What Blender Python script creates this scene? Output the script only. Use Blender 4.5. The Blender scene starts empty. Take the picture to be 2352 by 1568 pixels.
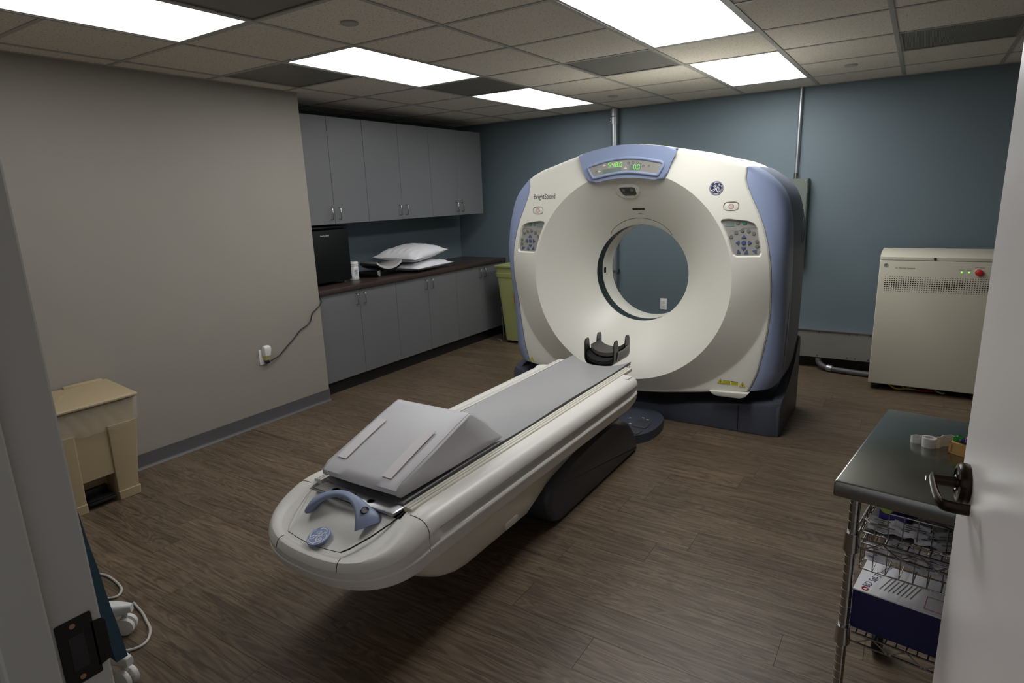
import bpy, bmesh, math, random
from mathutils import Vector, Matrix, Euler

random.seed(11)
SC = bpy.context.scene
COL = SC.collection
PI = math.pi

# ------------------------------------------------------------------ camera, world, exposure
cam_d = bpy.data.cameras.new('camera')
cam = bpy.data.objects.new('camera', cam_d)
COL.objects.link(cam)
cam.location = (2.0375, -2.5713, 1.6243)
cam.rotation_euler = Euler((math.radians(76.7231), math.radians(2.0614), math.radians(32.9428)), 'XYZ')
cam_d.sensor_fit = 'HORIZONTAL'
cam_d.sensor_width = 36.0
cam_d.lens = 1412.378 * 36.0 / 2352.0
cam_d.clip_start = 0.02
SC.camera = cam

world = bpy.data.worlds.new('world')
SC.world = world
world.use_nodes = True
world.node_tree.nodes['Background'].inputs[0].default_value = (0.80, 0.80, 0.85, 1)
world.node_tree.nodes['Background'].inputs[1].default_value = 0.36

SC.view_settings.view_transform = 'Standard'
SC.view_settings.look = 'None'
SC.view_settings.gamma = 1.0
SC.view_settings.use_curve_mapping = False
SC.view_settings.exposure = 0.0
LAMP = {'dim': 5.2, 'mid': 7.2, 'full': 13.5}     # radiance of the fluorescent lenses: the fixtures by the cabinets have weaker tubes

# ------------------------------------------------------------------ materials
def lin(v):
    v /= 255.0
    return v / 12.92 if v <= 0.04045 else ((v + 0.055) / 1.055) ** 2.4
def C(r, g, b):
    return (lin(r), lin(g), lin(b), 1.0)

def mat(name, col, rough=0.5, metal=0.0, spec=0.5, coat=0.0, noise=None, bump=None, alpha=None, trans=0.0, emit=None, coords='Object'):
    """noise=(scale, amount) mottles the colour, bump=(scale, strength) adds fine relief."""
    m = bpy.data.materials.new(name)
    m.use_nodes = True
    nt = m.node_tree
    b = nt.nodes['Principled BSDF']
    b.inputs['Base Color'].default_value = col
    b.inputs['Roughness'].default_value = rough
    b.inputs['Metallic'].default_value = metal
    b.inputs['Specular IOR Level'].default_value = spec
    b.inputs['Coat Weight'].default_value = coat
    b.inputs['Transmission Weight'].default_value = trans
    if alpha is not None:
        b.inputs['Alpha'].default_value = alpha
    if emit:
        b.inputs['Emission Color'].default_value = emit[0]
        b.inputs['Emission Strength'].default_value = emit[1]
    tc = nt.nodes.new('ShaderNodeTexCoord')
    if noise:
        n = nt.nodes.new('ShaderNodeTexNoise')
        n.inputs['Scale'].default_value = noise[0]
        n.inputs['Detail'].default_value = 4
        nt.links.new(tc.outputs[coords], n.inputs['Vector'])
        mx = nt.nodes.new('ShaderNodeMix'); mx.data_type = 'RGBA'
        mx.inputs[6].default_value = tuple(max(0, x * (1 - noise[1])) for x in col[:3]) + (1,)
        mx.inputs[7].default_value = tuple(min(1, x * (1 + noise[1])) for x in col[:3]) + (1,)
        nt.links.new(n.outputs['Fac'], mx.inputs[0])
        nt.links.new(mx.outputs[2], b.inputs['Base Color'])
    if bump:
        n2 = nt.nodes.new('ShaderNodeTexNoise')
        n2.inputs['Scale'].default_value = bump[0]
        n2.inputs['Detail'].default_value = 3
        nt.links.new(tc.outputs[coords], n2.inputs['Vector'])
        bp = nt.nodes.new('ShaderNodeBump')
        bp.inputs['Strength'].default_value = bump[1]
        bp.inputs['Distance'].default_value = 0.002
        nt.links.new(n2.outputs['Fac'], bp.inputs['Height'])
        nt.links.new(bp.outputs['Normal'], b.inputs['Normal'])
    return m

M = {}
M['wall_grey'] = mat('wall_grey_paint', C(150, 144, 135), 0.65, noise=(3, .03), bump=(160, .25))
M['wall_teal'] = mat('wall_teal_paint', C(99, 113, 120), 0.62, noise=(3, .03), bump=(160, .25))
M['wall_plain'] = mat('wall_plain_paint', C(150, 146, 140), 0.7, bump=(160, .2))
M['baseboard'] = mat('baseboard_rubber', C(88, 86, 88), 0.45)
M['toe_black'] = mat('toe_black', C(34, 32, 32), 0.5)
M['tee'] = mat('tee_metal', C(168, 165, 158), 0.45)
M['cab'] = mat('cabinet_laminate', C(112, 112, 114), 0.42, noise=(140, .05), bump=(500, .08))
M['counter'] = mat('counter_laminate', C(64, 51, 45), 0.32, noise=(18, .25))
M['chrome'] = mat('chrome', C(176, 175, 172), 0.2, metal=1.0)
M['steel'] = mat('brushed_steel', C(188, 188, 190), 0.38, metal=1.0, noise=(40, .06))
M['steel_dark'] = mat('dark_steel_top', C(158, 160, 155), 0.2, metal=1.0, bump=(350, .03))
M['galv'] = mat('galvanised', C(165, 168, 172), 0.38, metal=0.85, noise=(30, .15))
M['greybox'] = mat('grey_enamel', C(128, 126, 120), 0.5, noise=(8, .06))
M['white'] = mat('scanner_white', C(222, 219, 208), 0.36, spec=0.45, noise=(2, .01), bump=(700, .04))
M['table_white'] = mat('table_white', C(224, 221, 214), 0.36, spec=0.45, bump=(700, .04))
M['white2'] = mat('scanner_cream', C(214, 209, 193), 0.38)
M['cream'] = mat('rail_cream', C(212, 207, 194), 0.4)
M['blue'] = mat('scanner_blue', C(138, 150, 180), 0.42, bump=(600, .05))
M['blue_dark'] = mat('scanner_grey_blue', C(106, 112, 126), 0.5, bump=(600, .05))
M['navy_base'] = mat('scanner_base', C(64, 67, 79), 0.45, bump=(500, .05))
M['charcoal'] = mat('charcoal_cover', C(66, 67, 72), 0.45, bump=(500, .05))
M['dark_seam'] = mat('seam_dark', C(40, 39, 38), 0.6)
M['black'] = mat('black_plastic', C(18, 18, 19), 0.4)
M['black_gloss'] = mat('black_gloss', C(12, 13, 13), 0.16)
M['carbon'] = mat('carbon_black', C(13, 13, 13), 0.25)
M['glass_dark'] = mat('scan_window', C(40, 52, 50), 0.1)
M['vinyl'] = mat('grey_vinyl', C(202, 200, 204), 0.42, noise=(6, .04), bump=(14, .25))
M['vinyl_pad'] = mat('grey_pad', C(158, 157, 158), 0.45, noise=(5, .03), bump=(10, .15))
M['velcro'] = mat('hook_strip', C(222, 216, 218), 0.85, bump=(350, .5))
M['panel_grey'] = mat('panel_grey', C(150, 147, 141), 0.4)
M['button_grey'] = mat('button_grey', C(112, 112, 104), 0.4)
M['button_blue'] = mat('button_blue', C(72, 88, 128), 0.35)
M['button_green'] = mat('button_green', C(60, 130, 105), 0.4)
M['lcd'] = mat('lcd', C(120, 132, 126), 0.25)
M['led'] = mat('led_green', C(40, 120, 40), 0.4, emit=((0.30, 1.0, 0.12, 1), 1.0))
M['red_line'] = mat('red_print', C(190, 96, 84), 0.5)
M['white_print'] = mat('white_print', C(225, 224, 222), 0.45)
M['dark_print'] = mat('dark_print', C(58, 58, 62), 0.5)
M['badge_navy'] = mat('badge_navy', C(44, 47, 82), 0.3)
M['badge_blue'] = mat('badge_blue', C(120, 142, 192), 0.35)
M['yellow'] = mat('sticker_yellow', C(214, 200, 40), 0.5)
M['beige'] = mat('bin_beige', C(172, 154, 122), 0.45, noise=(5, .03))
M['pcab'] = mat('cabinet_cream', C(205, 200, 182), 0.42, noise=(3, .02), bump=(400, .05))
M['red'] = mat('red_button', C(196, 44, 34), 0.35)
M['pillow'] = mat('pillow_cotton', C(226, 225, 228), 0.8, bump=(9, .35))
M['yellow_bin'] = mat('yellow_green_plastic', C(172, 177, 116), 0.45, noise=(6, .06))
M['plastic_white'] = mat('white_plastic', C(225, 223, 220), 0.35)
M['paper'] = mat('paper_white', C(228, 226, 230), 0.7)
M['door_white'] = mat('door_paint', C(248, 242, 240), 0.34, bump=(60, .05))
M['frame_grey'] = mat('frame_paint', C(172, 170, 163), 0.4, noise=(6, .04))
M['bronze'] = mat('dark_bronze', C(58, 48, 42), 0.3, metal=0.9)
M['strike'] = mat('strike_bronze', C(26, 23, 22), 0.4, metal=0.5)
M['bronze_lt'] = mat('worn_bronze', C(150, 120, 90), 0.25, metal=1.0)
M['cable_grey'] = mat('cable_grey', C(190, 186, 178), 0.5)
M['teal_cloth'] = mat('teal_cloth', C(34, 62, 76), 0.8, noise=(30, .2), bump=(60, .4))
M['purple'] = mat('purple_box', C(64, 46, 130), 0.5)
M['navy_box'] = mat('navy_card', C(28, 26, 78), 0.5)
M['lime'] = mat('lime_cap', C(168, 200, 70), 0.4)
M['pink'] = mat('pink_cap', C(226, 52, 96), 0.4)
M['green'] = mat('green_leaf', C(40, 150, 50), 0.4)
M['grape'] = mat('grape_purple', C(84, 60, 140), 0.35)
M['berry'] = mat('berry_red', C(200, 40, 44), 0.3)
M['tan'] = mat('tan_crate', C(222, 176, 108), 0.5)
M['film'] = mat('clear_film', C(225, 228, 230), 0.12, alpha=0.28)
M['pouch'] = mat('pouch_film', C(205, 207, 210), 0.25, alpha=0.6)
M['liner'] = mat('bin_liner', C(220, 212, 200), 0.3, alpha=0.24, bump=(30, .8))
M['trim_white'] = mat('plate_white', C(228, 226, 222), 0.35)
M['amber'] = mat('amber_lens', C(206, 196, 130), 0.3)

def lens_mat(power):
    m = bpy.data.materials.new('lamp_lens'); m.use_nodes = True
    nt = m.node_tree; b = nt.nodes['Principled BSDF']
    b.inputs['Base Color'].default_value = (.85, .85, .87, 1)
    b.inputs['Emission Color'].default_value = (0.97, 0.985, 0.985, 1)
    b.inputs['Emission Strength'].default_value = power
    tc = nt.nodes.new('ShaderNodeTexCoord'); ck = nt.nodes.new('ShaderNodeTexChecker')
    ck.inputs['Scale'].default_value = 220
    nt.links.new(tc.outputs['Object'], ck.inputs['Vector'])
    bp = nt.nodes.new('ShaderNodeBump'); bp.inputs['Strength'].default_value = .2; bp.inputs['Distance'].default_value = .002
    nt.links.new(ck.outputs['Fac'], bp.inputs['Height']); nt.links.new(bp.outputs['Normal'], b.inputs['Normal'])
    return m
for k_, v_ in LAMP.items(): M['lens_' + k_] = lens_mat(v_)

def tile_mat():
    m = bpy.data.materials.new('ceiling_tile_mineral'); m.use_nodes = True
    nt = m.node_tree; b = nt.nodes['Principled BSDF']; b.inputs['Roughness'].default_value = .9
    geo = nt.nodes.new('ShaderNodeNewGeometry')
    n = nt.nodes.new('ShaderNodeTexNoise'); n.inputs['Scale'].default_value = 120; n.inputs['Detail'].default_value = 2.5
    nt.links.new(geo.outputs['Position'], n.inputs['Vector'])
    r = nt.nodes.new('ShaderNodeValToRGB')
    r.color_ramp.elements[0].position = .30; r.color_ramp.elements[0].color = C(166, 156, 142)
    r.color_ramp.elements[1].position = .42; r.color_ramp.elements[1].color = C(224, 217, 205)
    nt.links.new(n.outputs['Fac'], r.inputs[0])
    oi = nt.nodes.new('ShaderNodeObjectInfo')
    mr = nt.nodes.new('ShaderNodeMapRange'); mr.inputs[3].default_value = .94; mr.inputs[4].default_value = 1.03
    nt.links.new(oi.outputs['Random'], mr.inputs[0])
    mx = nt.nodes.new('ShaderNodeVectorMath'); mx.operation = 'SCALE'
    nt.links.new(r.outputs[0], mx.inputs[0]); nt.links.new(mr.outputs[0], mx.inputs['Scale'])
    nt.links.new(mx.outputs[0], b.inputs['Base Color'])
    bp = nt.nodes.new('ShaderNodeBump'); bp.inputs['Strength'].default_value = .4; bp.inputs['Distance'].default_value = .002
    nt.links.new(n.outputs['Fac'], bp.inputs['Height']); nt.links.new(bp.outputs['Normal'], b.inputs['Normal'])
    return m
M['tile'] = tile_mat()

def dots_mat(name, base, hole, pitch, size, rough=.5):
    m = bpy.data.materials.new(name); m.use_nodes = True
    nt = m.node_tree; b = nt.nodes['Principled BSDF']; b.inputs['Roughness'].default_value = rough
    geo = nt.nodes.new('ShaderNodeNewGeometry')
    v = nt.nodes.new('ShaderNodeTexVoronoi'); v.inputs['Scale'].default_value = 1 / pitch; v.inputs['Randomness'].default_value = 0
    nt.links.new(geo.outputs['Position'], v.inputs['Vector'])
    r = nt.nodes.new('ShaderNodeValToRGB')
    r.color_ramp.elements[0].position = size; r.color_ramp.elements[0].color = hole
    r.color_ramp.elements[1].position = size + .08; r.color_ramp.elements[1].color = base
    nt.links.new(v.outputs['Distance'], r.inputs[0]); nt.links.new(r.outputs[0], b.inputs['Base Color'])
    return m
M['perf'] = dots_mat('perforated_metal', C(150, 146, 138), C(58, 56, 52), 0.0075, .58)

def wood_mat():
    m = bpy.data.materials.new('plank_wood'); m.use_nodes = True
    nt = m.node_tree; b = nt.nodes['Principled BSDF']; L = nt.links
    geo = nt.nodes.new('ShaderNodeNewGeometry'); oi = nt.nodes.new('ShaderNodeObjectInfo')
    off = nt.nodes.new('ShaderNodeMath'); off.operation = 'MULTIPLY'; off.inputs[1].default_value = 57.0
    L.new(oi.outputs['Random'], off.inputs[0])
    cmb = nt.nodes.new('ShaderNodeCombineXYZ'); L.new(off.outputs[0], cmb.inputs[2]); L.new(off.outputs[0], cmb.inputs[0])
    add = nt.nodes.new('ShaderNodeVectorMath'); add.operation = 'ADD'
    L.new(geo.outputs['Position'], add.inputs[0]); L.new(cmb.outputs[0], add.inputs[1])
    mp = nt.nodes.new('ShaderNodeMapping'); mp.inputs['Scale'].default_value = (1.3, 11.0, 1.0)
    L.new(add.outputs[0], mp.inputs['Vector'])
    n1 = nt.nodes.new('ShaderNodeTexNoise'); n1.inputs['Scale'].default_value = 1.5; n1.inputs['Detail'].default_value = 3; n1.inputs['Roughness'].default_value = .45; n1.inputs['Distortion'].default_value = .6
    L.new(mp.outputs[0], n1.inputs['Vector'])
    mp2 = nt.nodes.new('ShaderNodeMapping'); mp2.inputs['Scale'].default_value = (2.2, 80.0, 1.0)
    L.new(add.outputs[0], mp2.inputs['Vector'])
    n2 = nt.nodes.new('ShaderNodeTexNoise'); n2.inputs['Scale'].default_value = 1.0; n2.inputs['Detail'].default_value = 5; n2.inputs['Roughness'].default_value = .55; n2.inputs['Distortion'].default_value = .1
    L.new(mp2.outputs[0], n2.inputs['Vector'])
    # cathedral rings: bands of a stretched, warped field
    mul = nt.nodes.new('ShaderNodeMath'); mul.operation = 'MULTIPLY'; mul.inputs[1].default_value = 60.0
    L.new(n1.outputs['Fac'], mul.inputs[0])
    sn = nt.nodes.new('ShaderNodeMath'); sn.operation = 'SINE'; L.new(mul.outputs[0], sn.inputs[0])
    mr = nt.nodes.new('ShaderNodeMapRange'); mr.inputs[1].default_value = -1; mr.inputs[2].default_value = 1
    L.new(sn.outputs[0], mr.inputs[0])
    a = nt.nodes.new('ShaderNodeMath'); a.operation = 'MULTIPLY'; a.inputs[1].default_value = .20; L.new(mr.outputs[0], a.inputs[0])
    b2 = nt.nodes.new('ShaderNodeMath'); b2.operation = 'MULTIPLY'; b2.inputs[1].default_value = .70; L.new(n2.outputs['Fac'], b2.inputs[0])
    s = nt.nodes.new('ShaderNodeMath'); s.operation = 'ADD'; L.new(a.outputs[0], s.inputs[0]); L.new(b2.outputs[0], s.inputs[1])
    r = nt.nodes.new('ShaderNodeValToRGB'); e = r.color_ramp.elements
    e[0].position = .24; e[0].color = C(70, 57, 45)
    e[1].position = .78; e[1].color = C(138, 122, 102)
    k = e.new(.45); k.color = C(98, 83, 67)
    k = e.new(.60); k.color = C(112, 96, 79)
    L.new(s.outputs[0], r.inputs[0])
    mr2 = nt.nodes.new('ShaderNodeMapRange'); mr2.inputs[3].default_value = .88; mr2.inputs[4].default_value = 1.12
    L.new(oi.outputs['Random'], mr2.inputs[0])
    sc = nt.nodes.new('ShaderNodeVectorMath'); sc.operation = 'SCALE'
    L.new(r.outputs[0], sc.inputs[0]); L.new(mr2.outputs[0], sc.inputs['Scale'])
    L.new(sc.outputs[0], b.inputs['Base Color'])
    b.inputs['Roughness'].default_value = .42
    b.inputs['Specular IOR Level'].default_value = .4
    bp = nt.nodes.new('ShaderNodeBump'); bp.inputs['Strength'].default_value = .15; bp.inputs['Distance'].default_value = .001
    L.new(n2.outputs['Fac'], bp.inputs['Height']); L.new(bp.outputs['Normal'], b.inputs['Normal'])
    return m
M['wood'] = wood_mat()

# ------------------------------------------------------------------ helpers
ORG = {}      # object -> world origin of its root (for parts built in world coordinates)

def finish(name, bm, m, parent=None, smooth=35, loc=None):
    """bm is in world coordinates (or in the local frame of a parent flagged 'local')."""
    me = bpy.data.meshes.new(name)
    bmesh.ops.recalc_face_normals(bm, faces=bm.faces[:])
    o = bpy.data.objects.new(name, me)
    org = Vector((0, 0, 0))
    if parent is not None:
        org = ORG.get(parent.name, Vector((0, 0, 0)))
        o.parent = parent
    elif loc is not None:
        org = Vector(loc); o.location = org
    if org.length > 0:
        bmesh.ops.translate(bm, verts=bm.verts[:], vec=-org)
    bm.to_mesh(me); bm.free()
    if smooth:
        for p in me.polygons: p.use_smooth = True
        me.set_sharp_from_angle(angle=math.radians(smooth))
    if m is not None:
        me.materials.append(m)
    COL.objects.link(o)
    ORG[o.name] = org
    return o

def tag(o, label, cat, group=None, kind=None):
    o['label'] = label
    o['category'] = cat
    if group: o['group'] = group
    if kind: o['kind'] = kind
    return o

def thing(name, label, cat, loc, group=None, rotz=0.0, local=False):
    o = bpy.data.objects.new(name, None)
    o.empty_display_size = .05
    COL.objects.link(o)
    o.location = loc; o.rotation_euler = (0, 0, rotz)
    ORG[o.name] = Vector((0, 0, 0)) if local else Vector(loc)
    return tag(o, label, cat, group)

def struct(name, bm, m, label, cat, smooth=0):
    o = finish(name, bm, m, None, smooth)
    return tag(o, label, cat, kind='structure')

def dup(root, loc=None, rotz=None, label=None):
    r = root.copy(); COL.objects.link(r)
    if loc is not None: r.location = loc
    if rotz is not None: r.rotation_euler = (0, 0, rotz)
    if label: r['label'] = label
    for ch in list(root.children):
        c = ch.copy(); COL.objects.link(c); c.parent = r
        for g in list(ch.children):
            d = g.copy(); COL.objects.link(d); d.parent = c
    return r

def box(bm, x0, x1, y0, y1, z0, z1, bev=0.0, seg=2):
    r = bmesh.ops.create_cube(bm, size=1.0)
    vs = r['verts']
    for v in vs:
        v.co = Vector(((x0 + x1) / 2 + v.co.x * (x1 - x0), (y0 + y1) / 2 + v.co.y * (y1 - y0), (z0 + z1) / 2 + v.co.z * (z1 - z0)))
    if bev > 0:
        es = list({e for v in vs for e in v.link_edges})
        bmesh.ops.bevel(bm, geom=es, offset=bev, segments=seg, profile=.5, affect='EDGES')
    return vs

def B(x0, x1, y0, y1, z0, z1, bev=0.0, seg=2):
    bm = bmesh.new(); box(bm, x0, x1, y0, y1, z0, z1, bev, seg); return bm

def prism(bm, pts, axis, a, b, bev=0.0, seg=2, caps=True):
    """polygon pts extruded along axis between a and b. axis x: (y,z); y: (x,z); z: (x,y)."""
    def mk(p, t):
        if axis == 'x': return Vector((t, p[0], p[1]))
        if axis == 'y': return Vector((p[0], t, p[1]))
        return Vector((p[0], p[1], t))
    va = [bm.verts.new(mk(p, a)) for p in pts]
    vb = [bm.verts.new(mk(p, b)) for p in pts]
    n = len(pts); fs = []
    for i in range(n):
        fs.append(bm.faces.new((va[i], va[(i + 1) % n], vb[(i + 1) % n], vb[i])))
    f1 = bm.faces.new(va); f2 = bm.faces.new(vb[::-1])
    if bev > 0:
        es = list(f1.edges) + list(f2.edges)
        bmesh.ops.bevel(bm, geom=es, offset=bev, segments=seg, profile=.5, affect='EDGES')

def tube(bm, pts, r, seg=8, caps=True, closed=False, up=None):
    pts = [Vector(p) for p in pts]
    n = len(pts)
    rr = [r] * n if not isinstance(r, (list, tuple)) else list(r)
    rings = []
    prev = None
    for i in range(n):
        if closed:
            t = (pts[(i + 1) % n] - pts[i - 1])
        else:
            t = pts[min(i + 1, n - 1)] - pts[max(i - 1, 0)]
        if t.length < 1e-9: t = Vector((0, 0, 1))
        t.normalize()
        if prev is None:
            u = Vector(up) if up else (Vector((0, 0, 1)) if abs(t.z) < .9 else Vector((1, 0, 0)))
        else:
            u = prev
        u = (u - t * u.dot(t)); u.normalize(); w = t.cross(u)
        prev = u
        ri = rr[i]
        ra, rb = (ri if isinstance(ri, (list, tuple)) else (ri, ri))
        rings.append([bm.verts.new(pts[i] + u * (ra * math.cos(2 * PI * k / seg)) + w * (rb * math.sin(2 * PI * k / seg))) for k in range(seg)])
    m = n if closed else n - 1
    for i in range(m):
        A, Bq = rings[i], rings[(i + 1) % n]
        for k in range(seg):
            bm.faces.new((A[k], A[(k + 1) % seg], Bq[(k + 1) % seg], Bq[k]))
    if caps and not closed:
        bm.faces.new(rings[0]); bm.faces.new(rings[-1][::-1])

def lathe(bm, prof, center, axis='z', seg=32, close=False, a0=0.0, a1=2 * PI):
    cx, cy, cz = center
    full = abs(a1 - a0 - 2 * PI) < 1e-6
    ns = seg if full else seg + 1
    rings = []
    for (r, h) in prof:
        ring = []
        for k in range(ns):
            a = a0 + (a1 - a0) * k / seg
            c, s = math.cos(a) * r, math.sin(a) * r
            if axis == 'z': p = (cx + c, cy + s, cz + h)
            elif axis == 'y': p = (cx + c, cy + h, cz + s)
            else: p = (cx + h, cy + c, cz + s)
            ring.append(bm.verts.new(p))
        rings.append(ring)
    for i in range(len(rings) - 1):
        for k in range(seg):
            k2 = (k + 1) % ns
            bm.faces.new((rings[i][k], rings[i][k2], rings[i + 1][k2], rings[i + 1][k]))
    if close and full:
        if prof[0][0] > 1e-5: bm.faces.new(rings[0])
        if prof[-1][0] > 1e-5: bm.faces.new(rings[-1][::-1])
    bmesh.ops.remove_doubles(bm, verts=bm.verts[:], dist=1e-6)

def grid(bm, P):
    """P: rows of points; makes quads."""
    V = [[bm.verts.new(p) for p in row] for row in P]
    for i in range(len(V) - 1):
        for j in range(len(V[0]) - 1):
            bm.faces.new((V[i][j], V[i][j + 1], V[i + 1][j + 1], V[i + 1][j]))
    return V

def smoothstep(a, b, x):
    t = max(0.0, min(1.0, (x - a) / (b - a)))
    return t * t * (3 - 2 * t)

def interp(tab, x):
    if x <= tab[0][0]: return tab[0][1]
    for (a, va), (b, vb) in zip(tab, tab[1:]):
        if x <= b: return va + (vb - va) * (x - a) / (b - a)
    return tab[-1][1]

def catmull(pts, n=6, closed=False):
    P = [Vector(p) for p in pts]; out = []
    m = len(P)
    rng = range(m) if closed else range(m - 1)
    for i in rng:
        if closed: p0, p1, p2, p3 = P[i - 1], P[i], P[(i + 1) % m], P[(i + 2) % m]
        else: p0, p1, p2, p3 = P[max(i - 1, 0)], P[i], P[i + 1], P[min(i + 2, m - 1)]
        for k in range(n):
            t = k / n
            out.append(.5 * ((2 * p1) + (-p0 + p2) * t + (2 * p0 - 5 * p1 + 4 * p2 - p3) * t * t + (-p0 + 3 * p1 - 3 * p2 + p3) * t ** 3))
    if not closed: out.append(P[-1])
    return out

def rrect(x0, x1, y0, y1, r, n=4):
    out = []
    for cx, cy, a in ((x1 - r, y1 - r, 0), (x0 + r, y1 - r, 90), (x0 + r, y0 + r, 180), (x1 - r, y0 + r, 270)):
        for k in range(n + 1):
            t = math.radians(a + 90 * k / n)
            out.append((cx + r * math.cos(t), cy + r * math.sin(t)))
    return out

def xform(bm, mtx, start=0):
    bm.verts.ensure_lookup_table()
    bmesh.ops.transform(bm, matrix=mtx, verts=bm.verts[start:])

def text_part(name, s, size, m, parent, mtx, depth=.0006, align='LEFT', sx=1.0):
    """flat lettering; mtx places it (text runs along local +x, up local +y) in world space."""
    cu = bpy.data.curves.new('lettering', 'FONT')
    cu.body = s; cu.size = size; cu.extrude = depth; cu.align_x = align; cu.resolution_u = 3
    to = bpy.data.objects.new('lettering_tmp', cu); COL.objects.link(to)
    dg = bpy.context.evaluated_depsgraph_get()
    me = bpy.data.meshes.new_from_object(to.evaluated_get(dg))
    bm = bmesh.new(); bm.from_mesh(me)
    bpy.data.objects.remove(to); bpy.data.curves.remove(cu); bpy.data.meshes.remove(me)
    bmesh.ops.transform(bm, matrix=mtx @ Matrix.Diagonal((sx, 1, 1, 1)), verts=bm.verts[:])
    return finish(name, bm, m, parent, smooth=0)

def frame(o, x, y):
    """matrix from origin o and in-plane axes x, y."""
    x = Vector(x).normalized(); y = Vector(y).normalized(); z = x.cross(y)
    mt = Matrix((x, y, z)).transposed().to_4x4()
    mt.translation = Vector(o)
    return mt

# ------------------------------------------------------------------ room
T = 0.6096
HC = 2.445
XL, YP = -2.012, 0.728           # grey partition
XA = -2.70                       # alcove wall behind the cabinets
YB = 3.5385                      # teal back wall
XR = 3.70
YF = -2.262                      # room side of the wall with the doorway

fl = struct('floor', B(XA - .1, XR + .1, -3.4, YB + .1, -.12, -.008), M['toe_black'], 'wood-look vinyl plank floor of the scan room', 'floor')
PW, PL = .184, 1.22
y = -2.60; row = 0
plank_bm = {}
while y < YB:
    y1 = min(y + PW, YB)
    x = XA - .05 - random.random() * PL
    while x < XR:
        a, b = max(x, XA), min(x + PL, XR)
        if b - a > .03:
            key = (round(b - a, 4), round(y1 - y, 4))
            if key not in plank_bm:
                bm = bmesh.new(); w, h = (b - a) / 2 - .0006, (y1 - y) / 2 - .0006
                box(bm, -w, w, -h, h, -.008, 0)
                o = finish('plank', bm, M['wood'], fl, 0)
                plank_bm[key] = o.data
            else:
                o = bpy.data.objects.new('plank', plank_bm[key]); COL.objects.link(o); o.parent = fl
            o.location = ((a + b) / 2, (y + y1) / 2, 0)
        x += PL
    y += PW; row += 1

struct('wall_left', B(XA - .15, XL, YF - .14, YP, 0, HC + .1), M['wall_grey'], 'warm grey painted partition wall beside the bin', 'wall')
struct('wall_alcove', B(XA - .15, XA, YP, YB, 0, HC + .1), M['wall_teal'], 'teal wall of the recess behind the cabinets', 'wall')
struct('wall_back', B(XA - .15, XR + .15, YB, YB + .15, 0, HC + .1), M['wall_teal'], 'teal wall behind the scanner', 'wall')
struct('wall_right', B(XR, XR + .15, YF - .14, YB, 0, HC + .1), M['wall_plain'], 'plain wall on the far side of the open door', 'wall')
JX0, JX1 = 1.07, 2.30
bm = bmesh.new()
box(bm, XL, JX0 - .03, YF - .14, YF, 0, HC + .1)
box(bm, JX1 + .03, XR, YF - .14, YF, 0, HC + .1)
box(bm, JX0 - .03, JX1 + .03, YF - .14, YF, 2.16, HC + .1)
struct('wall_front', bm, M['wall_plain'], 'wall holding the doorway', 'wall')

# rubber cove base: upright strip with a toe
bm = bmesh.new()
prism(bm, [(XL, 0), (XL + .016, 0), (XL + .006, .012), (XL + .004, .02), (XL + .004, .097), (XL, .099)], 'y', YF, YP + .004)
struct('baseboard_left', bm, M['baseboard'], 'dark grey rubber baseboard along the partition wall', 'baseboard', 30)
bm = bmesh.new()
prism(bm, [(XA + .3, 0), (XR, 0), (XR, .1), (XA + .3, .1)], 'y', YB - .006, YB)
struct('baseboard_back', bm, M['toe_black'], 'black rubber baseboard along the teal wall', 'baseboard')

# ------------------------------------------------------------------ suspended ceiling
ce = struct('ceiling', B(XA - .1, XR + .1, YF - .1, YB + .1, HC + .09, HC + .19), M['toe_black'], 'suspended ceiling of square speckled tiles in a metal grid', 'ceiling')
LIGHTS = [(-2, -3), (-2, 0), (-2, 3), (1, 0), (1, 3)]           # (u, v): cells u, v..v+1
VENTS = [(-1, -2), (-3, 0), (-2, 2), (0, 2), (3, 3)]
used = set(VENTS)
for u, v in LIGHTS: used |= {(u, v), (u, v + 1)}
tile_me = {}
for u in range(-5, 7):
    for v in range(-4, 6):
        x0, x1 = max(u * T, XA), min((u + 1) * T, XR)
        y0, y1 = max(v * T, YF), min((v + 1) * T, YB)
        if (u, v) in used: continue
        pieces = [(x0, x1, y0, y1)]
        if y0 < YP < y1 and x0 < XL: pieces = [(max(x0, XL), x1, y0, YP), (x0, x1, YP, y1)]     # tile notched round the partition end
        elif y1 <= YP: pieces = [(max(x0, XL), x1, y0, y1)]
        for x0, x1, y0, y1 in pieces:
            if x1 - x0 < .02 or y1 - y0 < .02: continue
            key = (round(x1 - x0, 4), round(y1 - y0, 4))
            if key not in tile_me:
                w, h = (x1 - x0) / 2 - .003, (y1 - y0) / 2 - .003
                if len(pieces) > 1: h = (y1 - y0) / 2
                bm = bmesh.new(); box(bm, -w, w, -h, h, 0, .016)
                o = finish('ceiling_tile', bm, M['tile'], ce, 0); tile_me[key] = o.data
            else:
                o = bpy.data.objects.new('ceiling_tile', tile_me[key]); COL.objects.link(o); o.parent = ce
            o.location = ((x0 + x1) / 2, (y0 + y1) / 2, HC + .003)
TW = .012
for u in range(-4, 7):                                           # runners along the room
    x = u * T
    if not XA < x < XR: continue
    y0 = YP if x < XL else YF
    bm = bmesh.new(); box(bm, x - TW, x + TW, y0, YB, HC - .0015, HC + .0025); box(bm, x - .002, x + .002, y0, YB, HC, HC + .04)
    finish('grid_runner', bm, M['tee'], ce, 0)
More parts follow.
